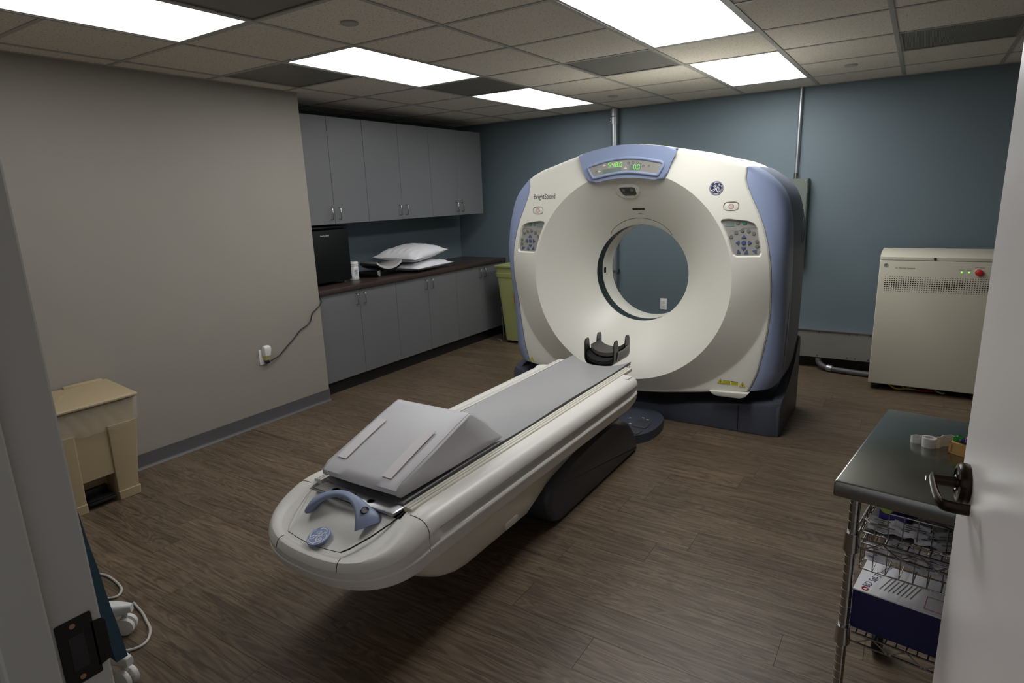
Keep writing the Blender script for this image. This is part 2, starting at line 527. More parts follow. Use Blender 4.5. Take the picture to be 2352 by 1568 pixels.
for v in range(-3, 6):                                           # cross tees, one per cell
    y = v * T
    for u in range(-5, 7):
        x0, x1 = max(u * T, XA), min((u + 1) * T, XR)
        if y < YP: x0 = max(x0, XL)
        if x1 - x0 < .03: continue
        if any(u == lu and v == lv + 1 for lu, lv in LIGHTS): continue
        bm = bmesh.new(); box(bm, x0 + TW, x1 - TW, y - TW, y + TW, HC - .0005, HC + .003)
        finish('cross_tee', bm, M['tee'], ce, 0)
bm = bmesh.new()
box(bm, XL, XL + .022, YF, YP, HC - .001, HC + .004); box(bm, XA, XA + .022, YP, YB, HC - .001, HC + .004)
box(bm, XA, XR, YB - .022, YB, HC - .001, HC + .004); box(bm, XR - .022, XR, YF, YB, HC - .001, HC + .004)
finish('wall_angle', bm, M['tee'], ce, 0)

LLAB = {(-2, -3): ('dim', 'lit fluorescent ceiling panel nearest the beige step-on bin'),
        (-2, 0): ('mid', 'lit fluorescent ceiling panel beside the end of the grey partition wall'),
        (-2, 3): ('mid', 'lit fluorescent ceiling panel in front of the grey wall cabinets, nearest the teal wall'),
        (1, 0): ('full', 'bright fluorescent ceiling panel over the floor beside the patient table'),
        (1, 3): ('full', 'bright fluorescent ceiling panel above the round scanner')}
lens_me = {}
for u, v in LIGHTS:
    cx, cy = (u + .5) * T, (v + 1) * T
    pw, lab = LLAB[(u, v)]
    t = thing('ceiling_light', lab, 'ceiling light', (cx, cy, HC), 'fluorescent panels in the ceiling', local=True)
    w, h = T / 2 - .012, T - .012; fw = .014
    bm = bmesh.new()
    for a in ((-w, -w + fw, -h, h), (w - fw, w, -h, h), (-w + fw, w - fw, -h, -h + fw), (-w + fw, w - fw, h - fw, h)):
        box(bm, *a, .001, .012)
    finish('lamp_frame', bm, M['tee'], t, 0)
    finish('lens', B(-w + fw, w - fw, -h + fw, h - fw, .004, .008), M['lens_' + pw], t, 0)
    finish('housing', B(-w, w, -h, h, .012, .085), M['tee'], t, 0)

VLAB = {(-1, -2): 'dark perforated ceiling vent beside the fluorescent panel nearest the beige bin', (-3, 0): 'dark perforated ceiling vent touching the grey partition wall',
        (-2, 2): 'perforated ceiling vent between two fluorescent panels in front of the cabinets', (0, 2): 'perforated ceiling vent in front of the scanner, between the two rows of lights',
        (3, 3): 'perforated ceiling vent above the cream power cabinet'}
vent0 = None
for u, v in VENTS:
    cx, cy = (u + .5) * T, (v + .5) * T
    if vent0 is None:
        t = thing('ceiling_vent', VLAB[(u, v)], 'vent', (cx, cy, HC), 'perforated vents in the ceiling', local=True)
        w = T / 2 - .013
        bm = bmesh.new()
        for a in ((-w, -w + .012, -w, w), (w - .012, w, -w, w), (-w, w, -w, -w + .012), (-w, w, w - .012, w)): box(bm, *a, -.001, .012)
        finish('vent_frame', bm, M['greybox'], t, 0)
        finish('perforated_plate', B(-w + .012, w - .012, -w + .012, w - .012, .004, .008), M['perf'], t, 0)
        vent0 = t
    else:
        dup(vent0, (cx, cy, HC), label=VLAB[(u, v)])
o0 = None
for x, y, lab in ((-.301, -.318, 'round sprinkler cover on the ceiling near the grey partition wall'), (-.315, 2.742, 'round sprinkler cover on the ceiling near the thick galvanised conduit'), (1.527, 2.719, 'round sprinkler cover on the ceiling near the thin conduit, towards the power cabinet')):
    if o0 is None:
        bm = bmesh.new(); lathe(bm, [(0, 0), (.040, 0), (.043, .002), (.043, .008), (.0, .009)], (0, 0, -.006), 'z', 28)
        o0 = finish('sprinkler_cover', bm, M['tee'], None, 30); o0.location = (x, y, HC)
        tag(o0, lab, 'sprinkler cover', 'sprinkler covers in the ceiling')
    else:
        o = o0.copy(); COL.objects.link(o); o.location = (x, y, HC); o['label'] = lab
# ------------------------------------------------------------------ emblem: disc, ring, script monogram
def ribbon(bm, pts, w, z0, z1):
    """flat stroke in the xy plane with varying width"""
    P = [Vector((p[0], p[1])) for p in pts]; n = len(P); L = []; R = []
    for i in range(n):
        t = P[min(i + 1, n - 1)] - P[max(i - 1, 0)]
        if t.length < 1e-9: t = Vector((1, 0))
        t.normalize(); q = Vector((-t.y, t.x))
        k = i / (n - 1); ww = w(k) if callable(w) else w
        L.append(P[i] + q * ww / 2); R.append(P[i] - q * ww / 2)
    vl = [bm.verts.new((p.x, p.y, z1)) for p in L]; vr = [bm.verts.new((p.x, p.y, z1)) for p in R]
    wl = [bm.verts.new((p.x, p.y, z0)) for p in L]; wr = [bm.verts.new((p.x, p.y, z0)) for p in R]
    for i in range(n - 1):
        bm.faces.new((vl[i], vl[i + 1], vr[i + 1], vr[i]))
        bm.faces.new((wl[i], wl[i + 1], vl[i + 1], vl[i]))
        bm.faces.new((vr[i], vr[i + 1], wr[i + 1], wr[i]))

def emblem(parent, mtx, R, disc_m, ink_m, thick=.003):
    bm = bmesh.new(); lathe(bm, [(0, 0), (R, 0), (R, thick * .7), (R * .97, thick), (0, thick)], (0, 0, 0), 'z', 40)
    bmesh.ops.transform(bm, matrix=mtx, verts=bm.verts[:])
    badge = finish('badge', bm, disc_m, parent, 30)
    bm = bmesh.new(); z0, z1 = thick * .9, thick + .0006
    ribbon(bm, [(R * .93 * math.cos(a * PI / 32), R * .93 * math.sin(a * PI / 32)) for a in range(65)], R * .035, z0, z1)
    for q in range(4):                                            # the four water-drop curls inside the ring
        a0 = math.radians(48 + 90 * q)
        pts = [(R * (.80 - .10 * smoothstep(.8, 1, k / 14)) * math.cos(a0 + k / 14 * 1.25), R * (.80 - .10 * smoothstep(.8, 1, k / 14)) * math.sin(a0 + k / 14 * 1.25)) for k in range(15)]
        ribbon(bm, pts, lambda k: R * (.02 + .10 * k), z0, z1)
    S = []
    S.append(([(-.14, .40), (-.26, .43), (-.36, .35), (-.36, .22), (-.24, .16), (-.10, .24), (-.02, .38), (-.06, .47), (-.15, .42), (-.18, .26), (-.08, .15), (.04, .20)], .055))
    S.append(([(.0, .44), (-.02, .15), (-.12, -.15), (-.28, -.42), (-.46, -.50), (-.56, -.40), (-.50, -.25), (-.30, -.12), (-.05, -.02), (.14, .10)], .08))
    S.append(([(.40, .30), (.46, .42), (.40, .50), (.28, .42), (.20, .25), (.24, .13), (.38, .12), (.24, .10), (.12, -.02), (.07, -.22), (.15, -.42), (.33, -.52), (.52, -.42), (.56, -.22), (.44, -.10), (.30, -.16), (.28, -.30), (.38, -.34), (.44, -.26)], .08))
    for pts, w in S:
        cp = catmull([(p[0] * R, p[1] * R, 0) for p in pts], 5)
        ribbon(bm, cp, lambda k, w=w: R * w * (.55 + .6 * math.sin(PI * min(1, max(0, k))) ), z0, z1)
    bmesh.ops.transform(bm, matrix=mtx, verts=bm.verts[:])
    finish('monogram', bm, ink_m, badge, 0)
    return badge

# ------------------------------------------------------------------ scanner gantry
GX, GZ = .347, 1.035
RIM, R0 = .727, .357
YRIM = 1.455
gantry = thing('scanner_gantry', 'large off-white ring-shaped scanner with blue side panels and round bore', 'scanner', (GX, 1.95, 0))

OUTR = [(0, 1.936), (.094, 1.932), (.23, 1.913), (.36, 1.886), (.45, 1.862), (.60, 1.82), (.66, 1.805), (.745, 1.770), (.778, 1.748), (.782, 1.725),
        (.778, 1.69), (.785, 1.645), (.82, 1.565), (.868, 1.465), (.90, 1.385), (.932, 1.27), (.953, 1.137), (.960, 1.0), (.957, .85), (.945, .70), (.925, .57),
        (.900, .43), (.866, .335), (.845, .302), (.80, .295), (.654, .272), (.46, .242), (.268, .220), (.12, .208), (0, .205)]
OUTLINE = [(x, z) for x, z in OUTR] + [(-x, z) for x, z in OUTR[-2:0:-1]]

def out_r(th):
    d = (math.cos(th), math.sin(th)); best = .9
    n = len(OUTLINE)
    for i in range(n):
        ax, az = OUTLINE[i][0], OUTLINE[i][1] - GZ
        bx, bz = OUTLINE[(i + 1) % n][0], OUTLINE[(i + 1) % n][1] - GZ
        ex, ez = bx - ax, bz - az
        den = d[0] * ez - d[1] * ex
        if abs(den) < 1e-9: continue
        t = (ax * ez - az * ex) / den
        s = (ax * d[1] - az * d[0]) / den
        if t > 0 and -1e-6 <= s <= 1 + 1e-6: best = t
    return best

def y_face(r, th):
    dn = -math.sin(th)
    w = smoothstep(-.22, .30, dn)
    if r <= RIM:
        t = (RIM - r) / (RIM - R0)
        return YRIM + .30 * (.75 * t + .25 * t * t)
    rb = .965 - .125 * max(0, dn) ** 3
    up = .10 * (r - RIM)
    lo = .40 * (min(r, rb) - RIM) - .02 * max(0, r - rb)
    return YRIM + up * (1 - w) + lo * w

def g_pt(X, z):
    """front surface point at lateral offset X and height z"""
    r = math.hypot(X, z - GZ); th = math.atan2(z - GZ, X)
    return Vector((GX + X, y_face(r, th), z))

def g_frame(X, z):
    p = g_pt(X, z); e = .004
    dx = g_pt(X + e, z) - p; dz = g_pt(X, z + e) - p
    nx = dx.normalized(); nn = nx.cross(dz).normalized(); nz = nn.cross(nx)
    m = Matrix((nx, nz, nn)).transposed().to_4x4(); m.translation = p
    return m      # local x right, y up, z out of the surface (towards the viewer)

# front cover as a closed shell so the keypads can be cut into it
NA = 176
bm = bmesh.new()
front, back = [], []
ths = [2 * PI * k / NA for k in range(NA)]
# put columns exactly on the outline corners
for cx_, cz_ in ((.782, 1.725), (.778, 1.748), (.845, .302), (.778, 1.69)):
    for sgn in (1, -1):
        a = math.atan2(cz_ - GZ, sgn * cx_) % (2 * PI)
        k = min(range(NA), key=lambda q: abs(ths[q] - a)); ths[k] = a
for th in ths:
    Rr = out_r(th)
    dn = -math.sin(th)
    rb = min(.965 - .125 * max(0, dn) ** 3, Rr - .042)
    rs = [R0 + (RIM - R0) * k / 13 for k in range(13)] + [RIM - .014, RIM - .004, RIM, RIM + .004, RIM + .014]
    rs += [RIM + (rb - RIM) * q for q in (.2, .4, .6, .8)] + [rb - .014, rb - .003, rb + .003, rb + .014]
    rs += [rb + .014 + (Rr - .022 - rb - .014) * q for q in (.5, 1)]
    col = [(r, y_face(r, th)) for r in rs]
    ye = y_face(Rr - .022, th)
    col += [(Rr - .012, ye + .0025), (Rr - .004, ye + .010), (Rr, ye + .024), (Rr, 1.60)]
    inner = [(Rr - .03, 1.60)] + [(r, max(y_face(r, th) + .06, 0)) for r in (Rr - .06, RIM, .6, .45)] + [(R0 + .01, 1.80)]
    f = [bm.verts.new((GX + r * math.cos(th), y, GZ + r * math.sin(th))) for r, y in col + inner]
    front.append(f)
nr = len(front[0])
for k in range(NA):
    A, Bq = front[k], front[(k + 1) % NA]
    for i in range(nr):
        j = (i + 1) % nr
        bm.faces.new((A[i], A[j], Bq[j], Bq[i]))
bmesh.ops.recalc_face_normals(bm, faces=bm.faces[:])

def kp_outline(sgn, grow):
    pts = [(.655, 1.430), (.69, 1.434), (.80, 1.420), (.838, 1.405), (.858, 1.375), (.888, 1.228), (.880, 1.210), (.745, 1.207), (.728, 1.218), (.69, 1.33), (.648, 1.415)]
    cx_ = sum(p[0] for p in pts) / len(pts); cz_ = sum(p[1] for p in pts) / len(pts)
    return [(sgn * (cx_ + (x - cx_) * grow), cz_ + (z - cz_) * grow) for x, z in pts], (sgn * cx_, cz_)

def cutter(o2, outer, inner, depth, cx_, cz_):
    """tapered cutting tool following the surface: outer outline outside, inner outline at depth"""
    bmc = bmesh.new()
    def P(p, off):
        m_ = g_frame(cx_, cz_)
        n_ = m_.to_3x3() @ Vector((0, 0, 1))
        base = g_pt(*p)
        return base + n_ * off
    va = [bmc.verts.new(P(p, .03)) for p in outer]
    vm = [bmc.verts.new(P(p, .0)) for p in outer]
    vb = [bmc.verts.new(P(p, -depth)) for p in inner]
    n = len(outer)
    for A, Bq in ((va, vm), (vm, vb)):
        for i in range(n): bmc.faces.new((A[i], A[(i + 1) % n], Bq[(i + 1) % n], Bq[i]))
    bmc.faces.new(va); bmc.faces.new(vb[::-1])
    bmesh.ops.triangulate(bmc, faces=[f for f in bmc.faces if len(f.verts) > 4])
    bmesh.ops.recalc_face_normals(bmc, faces=bmc.faces[:])
    me = bpy.data.meshes.new('cut'); bmc.to_mesh(me); bmc.free()
    o = bpy.data.objects.new('cut', me); COL.objects.link(o)
    o2.append(o)

cuts = []
for s in (1, -1):
    o_, cc = kp_outline(s, 1.06); i_, _ = kp_outline(s, .97)
    cutter(cuts, o_, i_, .020, *cc)
    ring = [(s * .70 + .050 * (abs(math.cos(a)) ** .6) * (1 if math.cos(a) > 0 else -1) * .98, 1.514 + .030 * (abs(math.sin(a)) ** .8) * (1 if math.sin(a) > 0 else -1)) for a in [2 * PI * k / 20 for k in range(20)]]
    cc = (s * .70, 1.514)
    ins = [(cc[0] + (x - cc[0]) * .93, cc[1] + (z - cc[1]) * .92) for x, z in ring]
    cutter(cuts, ring, ins, .014, *cc)
tmp_me = bpy.data.meshes.new('fc'); bm.to_mesh(tmp_me); bm.free()
tmp = bpy.data.objects.new('fc', tmp_me); COL.objects.link(tmp)
for c_ in cuts:
    md = tmp.modifiers.new('b', 'BOOLEAN'); md.operation = 'DIFFERENCE'; md.object = c_; md.solver = 'EXACT'
dg = bpy.context.evaluated_depsgraph_get()
res = bpy.data.meshes.new_from_object(tmp.evaluated_get(dg))
bm = bmesh.new(); bm.from_mesh(res)
for o in [tmp] + cuts: bpy.data.objects.remove(o)
for f in bm.faces: f.material_index = 0
res.materials.clear()
finish('front_cover', bm, M['white'], gantry, 24)

# bore: lip, scan window, liner, rear flare
bm = bmesh.new(); tube(bm, [(GX + .361 * math.cos(a), 1.757, GZ + .361 * math.sin(a)) for a in [2 * PI * k / 72 for k in range(72)]], .005, 8, closed=True)
finish('bore_lip', bm, M['white'], gantry, 60)
bm = bmesh.new(); lathe(bm, [(.362, 1.755), (.358, 1.772), (.358, 1.795), (.365, 1.797), (.365, 1.803), (.358, 1.805), (.358, 1.832), (.365, 1.834), (.365, 1.840), (.358, 1.842), (.358, 1.862), (.38, 1.862)], (GX, 0, GZ), 'y', 96)
finish('scan_window', bm, M['glass_dark'], gantry, 30)
bm = bmesh.new(); lathe(bm, [(.38, 1.862), (.356, 1.863), (.354, 1.868), (.356, 1.95), (.357, 2.045), (.362, 2.055), (.40, 2.085), (.52, 2.16), (.66, 2.225)], (GX, 0, GZ), 'y', 96)
finish('bore_liner', bm, M['white'], gantry, 40)
lp = finish('laser_port', B(GX - .3585, GX - .3515, 1.880, 1.915, 1.010, 1.055, .001), M['black'], gantry, 0)
finish('laser_port', B(GX - .3585, GX - .3520, 1.925, 1.940, .982, 1.000, .001), M['button_grey'], gantry, 0)

# rear cover
bm = bmesh.new(); rows = []
for th in ths:
    Rr = out_r(th)
    rows.append([(GX + r * math.cos(th), y, GZ + r * math.sin(th)) for r, y in ((.66, 2.225), (Rr - .10, 2.27), (Rr - .03, 2.262), (Rr - .008, 2.235), (Rr, 2.20), (Rr, 1.604))])
rows.append(rows[0])
grid(bm, rows); bmesh.ops.remove_doubles(bm, verts=bm.verts[:], dist=1e-5)
finish('rear_cover', bm, M['white'], gantry, 30)
# slot vents on the top of the rear cover
for a, b in ((.42, .70), (-.70, -.42)):
    bm = bmesh.new(); up, lo = [], []
    for k in range(15):
        X = a + (b - a) * k / 14; z = GZ + 0
        th = None
        zt = interp(sorted([(q[0], q[1]) for q in OUTR[:9]]), abs(X)) + .002
        hw = .028 * math.sin(PI * (k + .6) / 15.2) ** .4
        up.append((GX + X, 1.78 - hw, zt)); lo.append((GX + X, 1.78 + hw, zt))
    grid(bm, [up, lo]); finish('top_slot', bm, M['dark_seam'], gantry, 60)

# blue side covers (front bevel + side) and grey-blue rear side covers
WHT = [(.778, 1.748), (.781, 1.735), (.782, 1.72), (.779, 1.70), (.780, 1.67), (.790, 1.635), (.82, 1.565), (.868, 1.465), (.90, 1.385), (.932, 1.27), (.953, 1.137), (.960, 1.0), (.957, .85), (.945, .70), (.925, .57), (.900, .43), (.866, .335), (.850, .306)]
BLU = [(.795, 1.752), (.835, 1.728), (.885, 1.692), (.930, 1.650), (.968, 1.600), (.993, 1.545), (1.010, 1.48), (1.022, 1.42), (1.028, 1.36), (1.034, 1.26), (1.038, 1.137), (1.040, 1.0), (1.040, .85), (1.038, .70), (1.034, .57), (1.028, .43), (1.015, .365), (.985, .325)]
for s in (1, -1):
    rows, rows2 = [], []
    for (wx, wz), (bx, bz) in zip(WHT, BLU):
        r = math.hypot(wx, wz - GZ); th = math.atan2(wz - GZ, wx)
        yw = y_face(r - .02, th) + .012
        d = Vector((bx - wx, bz - wz))
        pr = [(-.05, .06), (-.012, .012), (0.0, 0.0), (.04, -.001), (.35, .010), (.60, .026), (.80, .050), (.93, .085), (1.0, .14)]
        row = []
        for f_, dy in pr:
            row.append((GX + s * (wx + d.x * f_), yw + dy, wz + d.y * f_))
        for y_ in (1.68, 1.734): row.append((GX + s * bx, y_, bz))
        ix, iz = bx - (bx - .0) * .03, bz - (bz - GZ) * .03
        row.append((GX + s * ix, 1.740, iz))
        rows.append(row)
        row2 = [(GX + s * ix, 1.742, iz), (GX + s * (bx - .003), 1.746, bz - (.003 if bz > GZ else -.003)), (GX + s * bx, 1.758, bz), (GX + s * bx, 2.16, bz)]
        cx_, cz_ = bx * .97, GZ + (bz - GZ) * .97
        row2 += [(GX + s * (bx * .995), 2.215, GZ + (bz - GZ) * .995), (GX + s * cx_, 2.25, cz_), (GX + s * bx * .90, 2.262, GZ + (bz - GZ) * .90)]
        rows2.append(row2)
    # close the lower end with a row pulled inwards
    last = rows[-1]; rows.append([(GX + s * (abs(p_[0] - GX) * .93), p_[1] + .02, p_[2] - .004) for p_ in last])
    last = rows2[-1]; rows2.append([(GX + s * (abs(p_[0] - GX) * .93), p_[1], p_[2] - .004) for p_ in last])
    bm = bmesh.new(); grid(bm, rows); finish('side_cover', bm, M['blue'], gantry, 38)
    bm = bmesh.new(); grid(bm, rows2); finish('rear_side_cover', bm, M['blue_dark'], gantry, 38)
# moulded oval emblem on the side wall
bm = bmesh.new()
tube(bm, [(GX + 1.0395, 2.05 + .055 * math.cos(a), 1.33 + .085 * math.sin(a)) for a in [2 * PI * k / 36 for k in range(36)]], .0018, 6, closed=True)
finish('moulded_emblem', bm, M['blue_dark'], gantry, 60)

# tilt gap: dark underside body between cover and base
bm = bmesh.new(); prism(bm, [(GX - .80, .34), (GX - .80, .285), (GX - .3, .24), (GX + .3, .24), (GX + .80, .285), (GX + .80, .34)], 'y', 1.56, 2.2)
finish('underside', bm, M['dark_seam'], gantry, 30)
bm = bmesh.new(); prism(bm, [(GX + .60, .285), (GX + .855, .300), (GX + .835, .272), (GX + .80, .258), (GX + .65, .256), (GX + .62, .266)], 'y', 1.50, 1.56, .004)
finish('latch_cover', bm, M['white'], gantry, 40)

# base: sills with rising side plates
def base_top(X):
    return interp([(0, .105), (.25, .115), (.50, .165), (.75, .200), (.90, .222), (1.0, .235), (1.05, .238)], abs(X))
bm = bmesh.new(); rows = []
for k in range(43):
    X = -1.04 + 2.08 * k / 42; zt = base_top(X); e = abs(X) > 1.03
    yf = 1.565 + (.02 if abs(X) > 1.02 else 0)
    rows.append([(GX + X, 2.27, 0), (GX + X, yf + .03 * (abs(X) / 1.04) ** 2, 0), (GX + X, yf, .004), (GX + X, yf + .004, zt - .03), (GX + X, yf + .014, zt - .008), (GX + X, yf + .035, zt), (GX + X, 2.27, zt - .01), (GX + X, 2.27, 0)])
V = grid(bm, rows)
bm.faces.new([V[0][i] for i in range(7)]); bm.faces.new([V[-1][i] for i in range(6, -1, -1)])
bmesh.ops.remove_doubles(bm, verts=bm.verts[:], dist=1e-5)
finish('base', bm, M['navy_base'], gantry, 35)
for s in (1, -1):
    bm = bmesh.new()
    prof = [(1.58, .0), (1.58, .20), (1.60, .228), (1.66, .25), (1.76, .27), (1.86, .30), (1.96, .345), (2.05, .41), (2.11, .47), (2.15, .53), (2.185, .56), (2.22, .565), (2.26, .55), (2.272, .50), (2.272, 0)]
    xa, xb = GX + s * .985, GX + s * 1.045
    prism(bm, prof, 'x', min(xa, xb), max(xa, xb), .010, 3)
    finish('base_side_plate', bm, M['navy_base'], gantry, 40)
bm = bmesh.new(); prism(bm, [(GX + .779, .0), (GX + .784, .0), (GX + .784, .19), (GX + .779, .19)], 'y', 1.562, 1.58); finish('base_seam', bm, M['dark_seam'], gantry, 0)

# blue crown panel with display
crown = [(-.345, 1.895), (-.343, 1.878), (-.322, 1.806), (-.297, 1.742), (-.284, 1.712), (-.270, 1.699), (-.245, 1.693), (-.212, 1.696), (-.107, 1.713), (0, 1.719), (.107, 1.713), (.212, 1.696), (.245, 1.693), (.270, 1.699), (.284, 1.712), (.297, 1.742), (.322, 1.806), (.343, 1.878), (.352, 1.895)]
tops = [(x, interp(sorted([(q[0], q[1]) for q in OUTR[:9]]), abs(x)) - .003) for x in (.352, .30, .23, .16, .08, 0, -.08, -.16, -.23, -.30, -.345)]
poly = [(GX + x, z) for x, z in crown[1:-1]] + [(GX + x, z) for x, z in tops]
bm = bmesh.new(); prism(bm, poly, 'y', 1.440, 1.585, .016, 4)
cp = finish('crown_panel', bm, M['blue'], gantry, 40)
disp = [(-.268, 1.797), (-.205, 1.817), (-.133, 1.833), (-.044, 1.843), (.044, 1.843), (.133, 1.833), (.205, 1.817), (.268, 1.797), (.236, 1.735), (.222, 1.727), (.14, 1.740), (.06, 1.751), (0, 1.753), (-.06, 1.751), (-.14, 1.740), (-.222, 1.727), (-.236, 1.735)]
# raised bezel round the screen, screen sunk inside it
bz = [(GX + x * 1.0, 1.4375, z) for x, z in disp]
bm = bmesh.new(); cl = catmull(bz, 3, True); tube(bm, cl, [(.010, .011)] * len(cl), 8, closed=True, up=(0, -1, 0)); finish('display_bezel', bm, M['blue'], cp, 60)
bm = bmesh.new(); prism(bm, [(GX + x, z) for x, z in disp], 'y', 1.4345, 1.440); scr = finish('display', bm, M['panel_grey'], cp, 0)
YS = 1.4340
SEG = {'0': 'abcdef', '5': 'acdfg', '4': 'bcfg', '8': 'abcdefg'}
def seven(x, z, h, ch):
    bm = bmesh.new(); w = h * .55; t = h * .12; sl = .14
    def bar(x0, z0, x1, z1):
        d = Vector((x1 - x0, z1 - z0)).normalized(); n = Vector((-d.y, d.x)) * t / 2; d = d * t * .45
        q = [(x0 + d.x + n.x, z0 + d.y + n.y), (x1 - d.x + n.x, z1 - d.y + n.y), (x1 - d.x - n.x, z1 - d.y - n.y), (x0 + d.x - n.x, z0 + d.y - n.y)]
        prism(bm, [(GX + x + a + sl * b, z + b) for a, b in q], 'y', YS - .0008, YS)
    g = {'a': (0, h, w, h), 'b': (w, h / 2, w, h), 'c': (w, 0, w, h / 2), 'd': (0, 0, w, 0), 'e': (0, 0, 0, h / 2), 'f': (0, h / 2, 0, h), 'g': (0, h / 2, w, h / 2)}
    for s_ in SEG[ch]: bar(*g[s_])
    finish('digit', bm, M['led'], scr, 0)
for i, ch in enumerate('5480'): seven(-.118 + i * .0265 + (.004 if i == 3 else 0), 1.793, .027, ch)
for xx in (-.118 + .0265 * 3 - .003,): finish('decimal_point', B(GX + xx - .002, GX + xx + .002, YS - .0008, YS, 1.791, 1.795), M['led'], scr, 0)
for i, ch in enumerate('00'): seven(.064 + i * .026, 1.772, .027, ch)
finish('decimal_point', B(GX + .084, GX + .088, YS - .0008, YS, 1.769, 1.773), M['led'], scr, 0)
bm = bmesh.new(); prism(bm, [(GX - .160, 1.752), (GX - .022, 1.764), (GX - .022, 1.790), (GX - .160, 1.778)], 'y', YS - .0004, YS); finish('readout', bm, M['button_green'] if False else M['lcd'], scr, 0)
bm = bmesh.new(); prism(bm, [(GX + .035, 1.766), (GX + .118, 1.768), (GX + .118, 1.806), (GX + .035, 1.800)], 'y', YS - .0002, YS); finish('readout', bm, M['lcd'], scr, 0)
for x, z in ((-.146, 1.805), (-.185, 1.768), (.008, 1.780)):
    bm = bmesh.new(); box(bm, GX + x - .010, GX + x + .010, YS - .0006, YS, z - .003, z + .003); box(bm, GX + x - .003, GX + x + .003, YS - .0006, YS, z + .006, z + .010); finish('symbol', bm, M['white_print'], scr, 0)
for x, z in ((.030, 1.812), (.062, 1.814), (.094, 1.814), (.132, 1.788), (.172, 1.785), (-.205, 1.765)):
    bm = bmesh.new()
    tube(bm, [(GX + x + .007 * math.cos(a), YS, z + .007 * math.sin(a)) for a in [2 * PI * k / 10 for k in range(10)]], .0012, 4, closed=True)
    finish('symbol', bm, M['dark_print'], scr, 0)

# camera window under the crown, laser slot, hatch over the bore
def on_cone(X, z): return g_frame(X, z)
mt = on_cone(-.015, 1.632)
bm = bmesh.new(); prism(bm, rrect(-.088, .088, -.055, .060, .048, 8), 'z', -.016, .009, .014, 5)
bmesh.ops.transform(bm, matrix=mt, verts=bm.verts[:]); ch_ = finish('camera_housing', bm, M['white'], gantry, 60)
bm = bmesh.new(); prism(bm, [(-.058, .028), (-.046, .037), (.040, .037), (.056, .024), (.058, -.020), (.048, -.033), (-.026, -.033), (-.044, -.018)], 'z', .003, .012, .003, 2)
bmesh.ops.transform(bm, matrix=mt, verts=bm.verts[:]); cw = finish('camera_window', bm, mat('smoked_window', C(66, 66, 60), .25), ch_, 40)
for dx in (-.03, .03):
    bm = bmesh.new(); lathe(bm, [(0, .0125), (.012, .0125), (.012, .011)], (dx, .014, 0), 'z', 14); bmesh.ops.transform(bm, matrix=mt, verts=bm.verts[:]); finish('lens_spot', bm, M['button_grey'], cw, 30)
mt = on_cone(.018, 1.505)
bm = bmesh.new(); prism(bm, rrect(-.060, .060, -.009, .009, .0085, 5), 'z', -.004, .0015, 0)
bmesh.ops.transform(bm, matrix=mt, verts=bm.verts[:]); finish('laser_slot', bm, M['black'], gantry, 0)
mt = on_cone(.020, 1.472)
bm = bmesh.new(); box(bm, -.012, .012, -.003, .003, 0, .001); bmesh.ops.transform(bm, matrix=mt, verts=bm.verts[:]); finish('slot_label', bm, M['button_grey'], gantry, 0)
bm = bmesh.new(); rows = []
for k in range(25):
    a = math.radians(50 + 80 * k / 24); q = math.sin(PI * k / 24) ** .55
    ro = .364 + .040 * q
    rows.append([])
    for j in range(4):
        r = .363 + (ro - .363) * j / 3
        p_ = Vector((GX + r * math.cos(a), y_face(r, a), GZ + r * math.sin(a)))
        rows[-1].append(p_ + Vector((-math.cos(a) * .6, -.75, -math.sin(a) * .6)) * .0035)
    r = ro + .001
    p_ = Vector((GX + r * math.cos(a), y_face(r, a) + .004, GZ + r * math.sin(a))); rows[-1].append(p_)
grid(bm, rows); hatch = finish('bore_hatch', bm, M['white'], gantry, 50)
bm = bmesh.new(); tube(bm, [Vector(r[-1]) + Vector((0, -.0045, 0)) for r in rows], .0016, 5); finish('hatch_seam', bm, M['dark_seam'], hatch, 60)

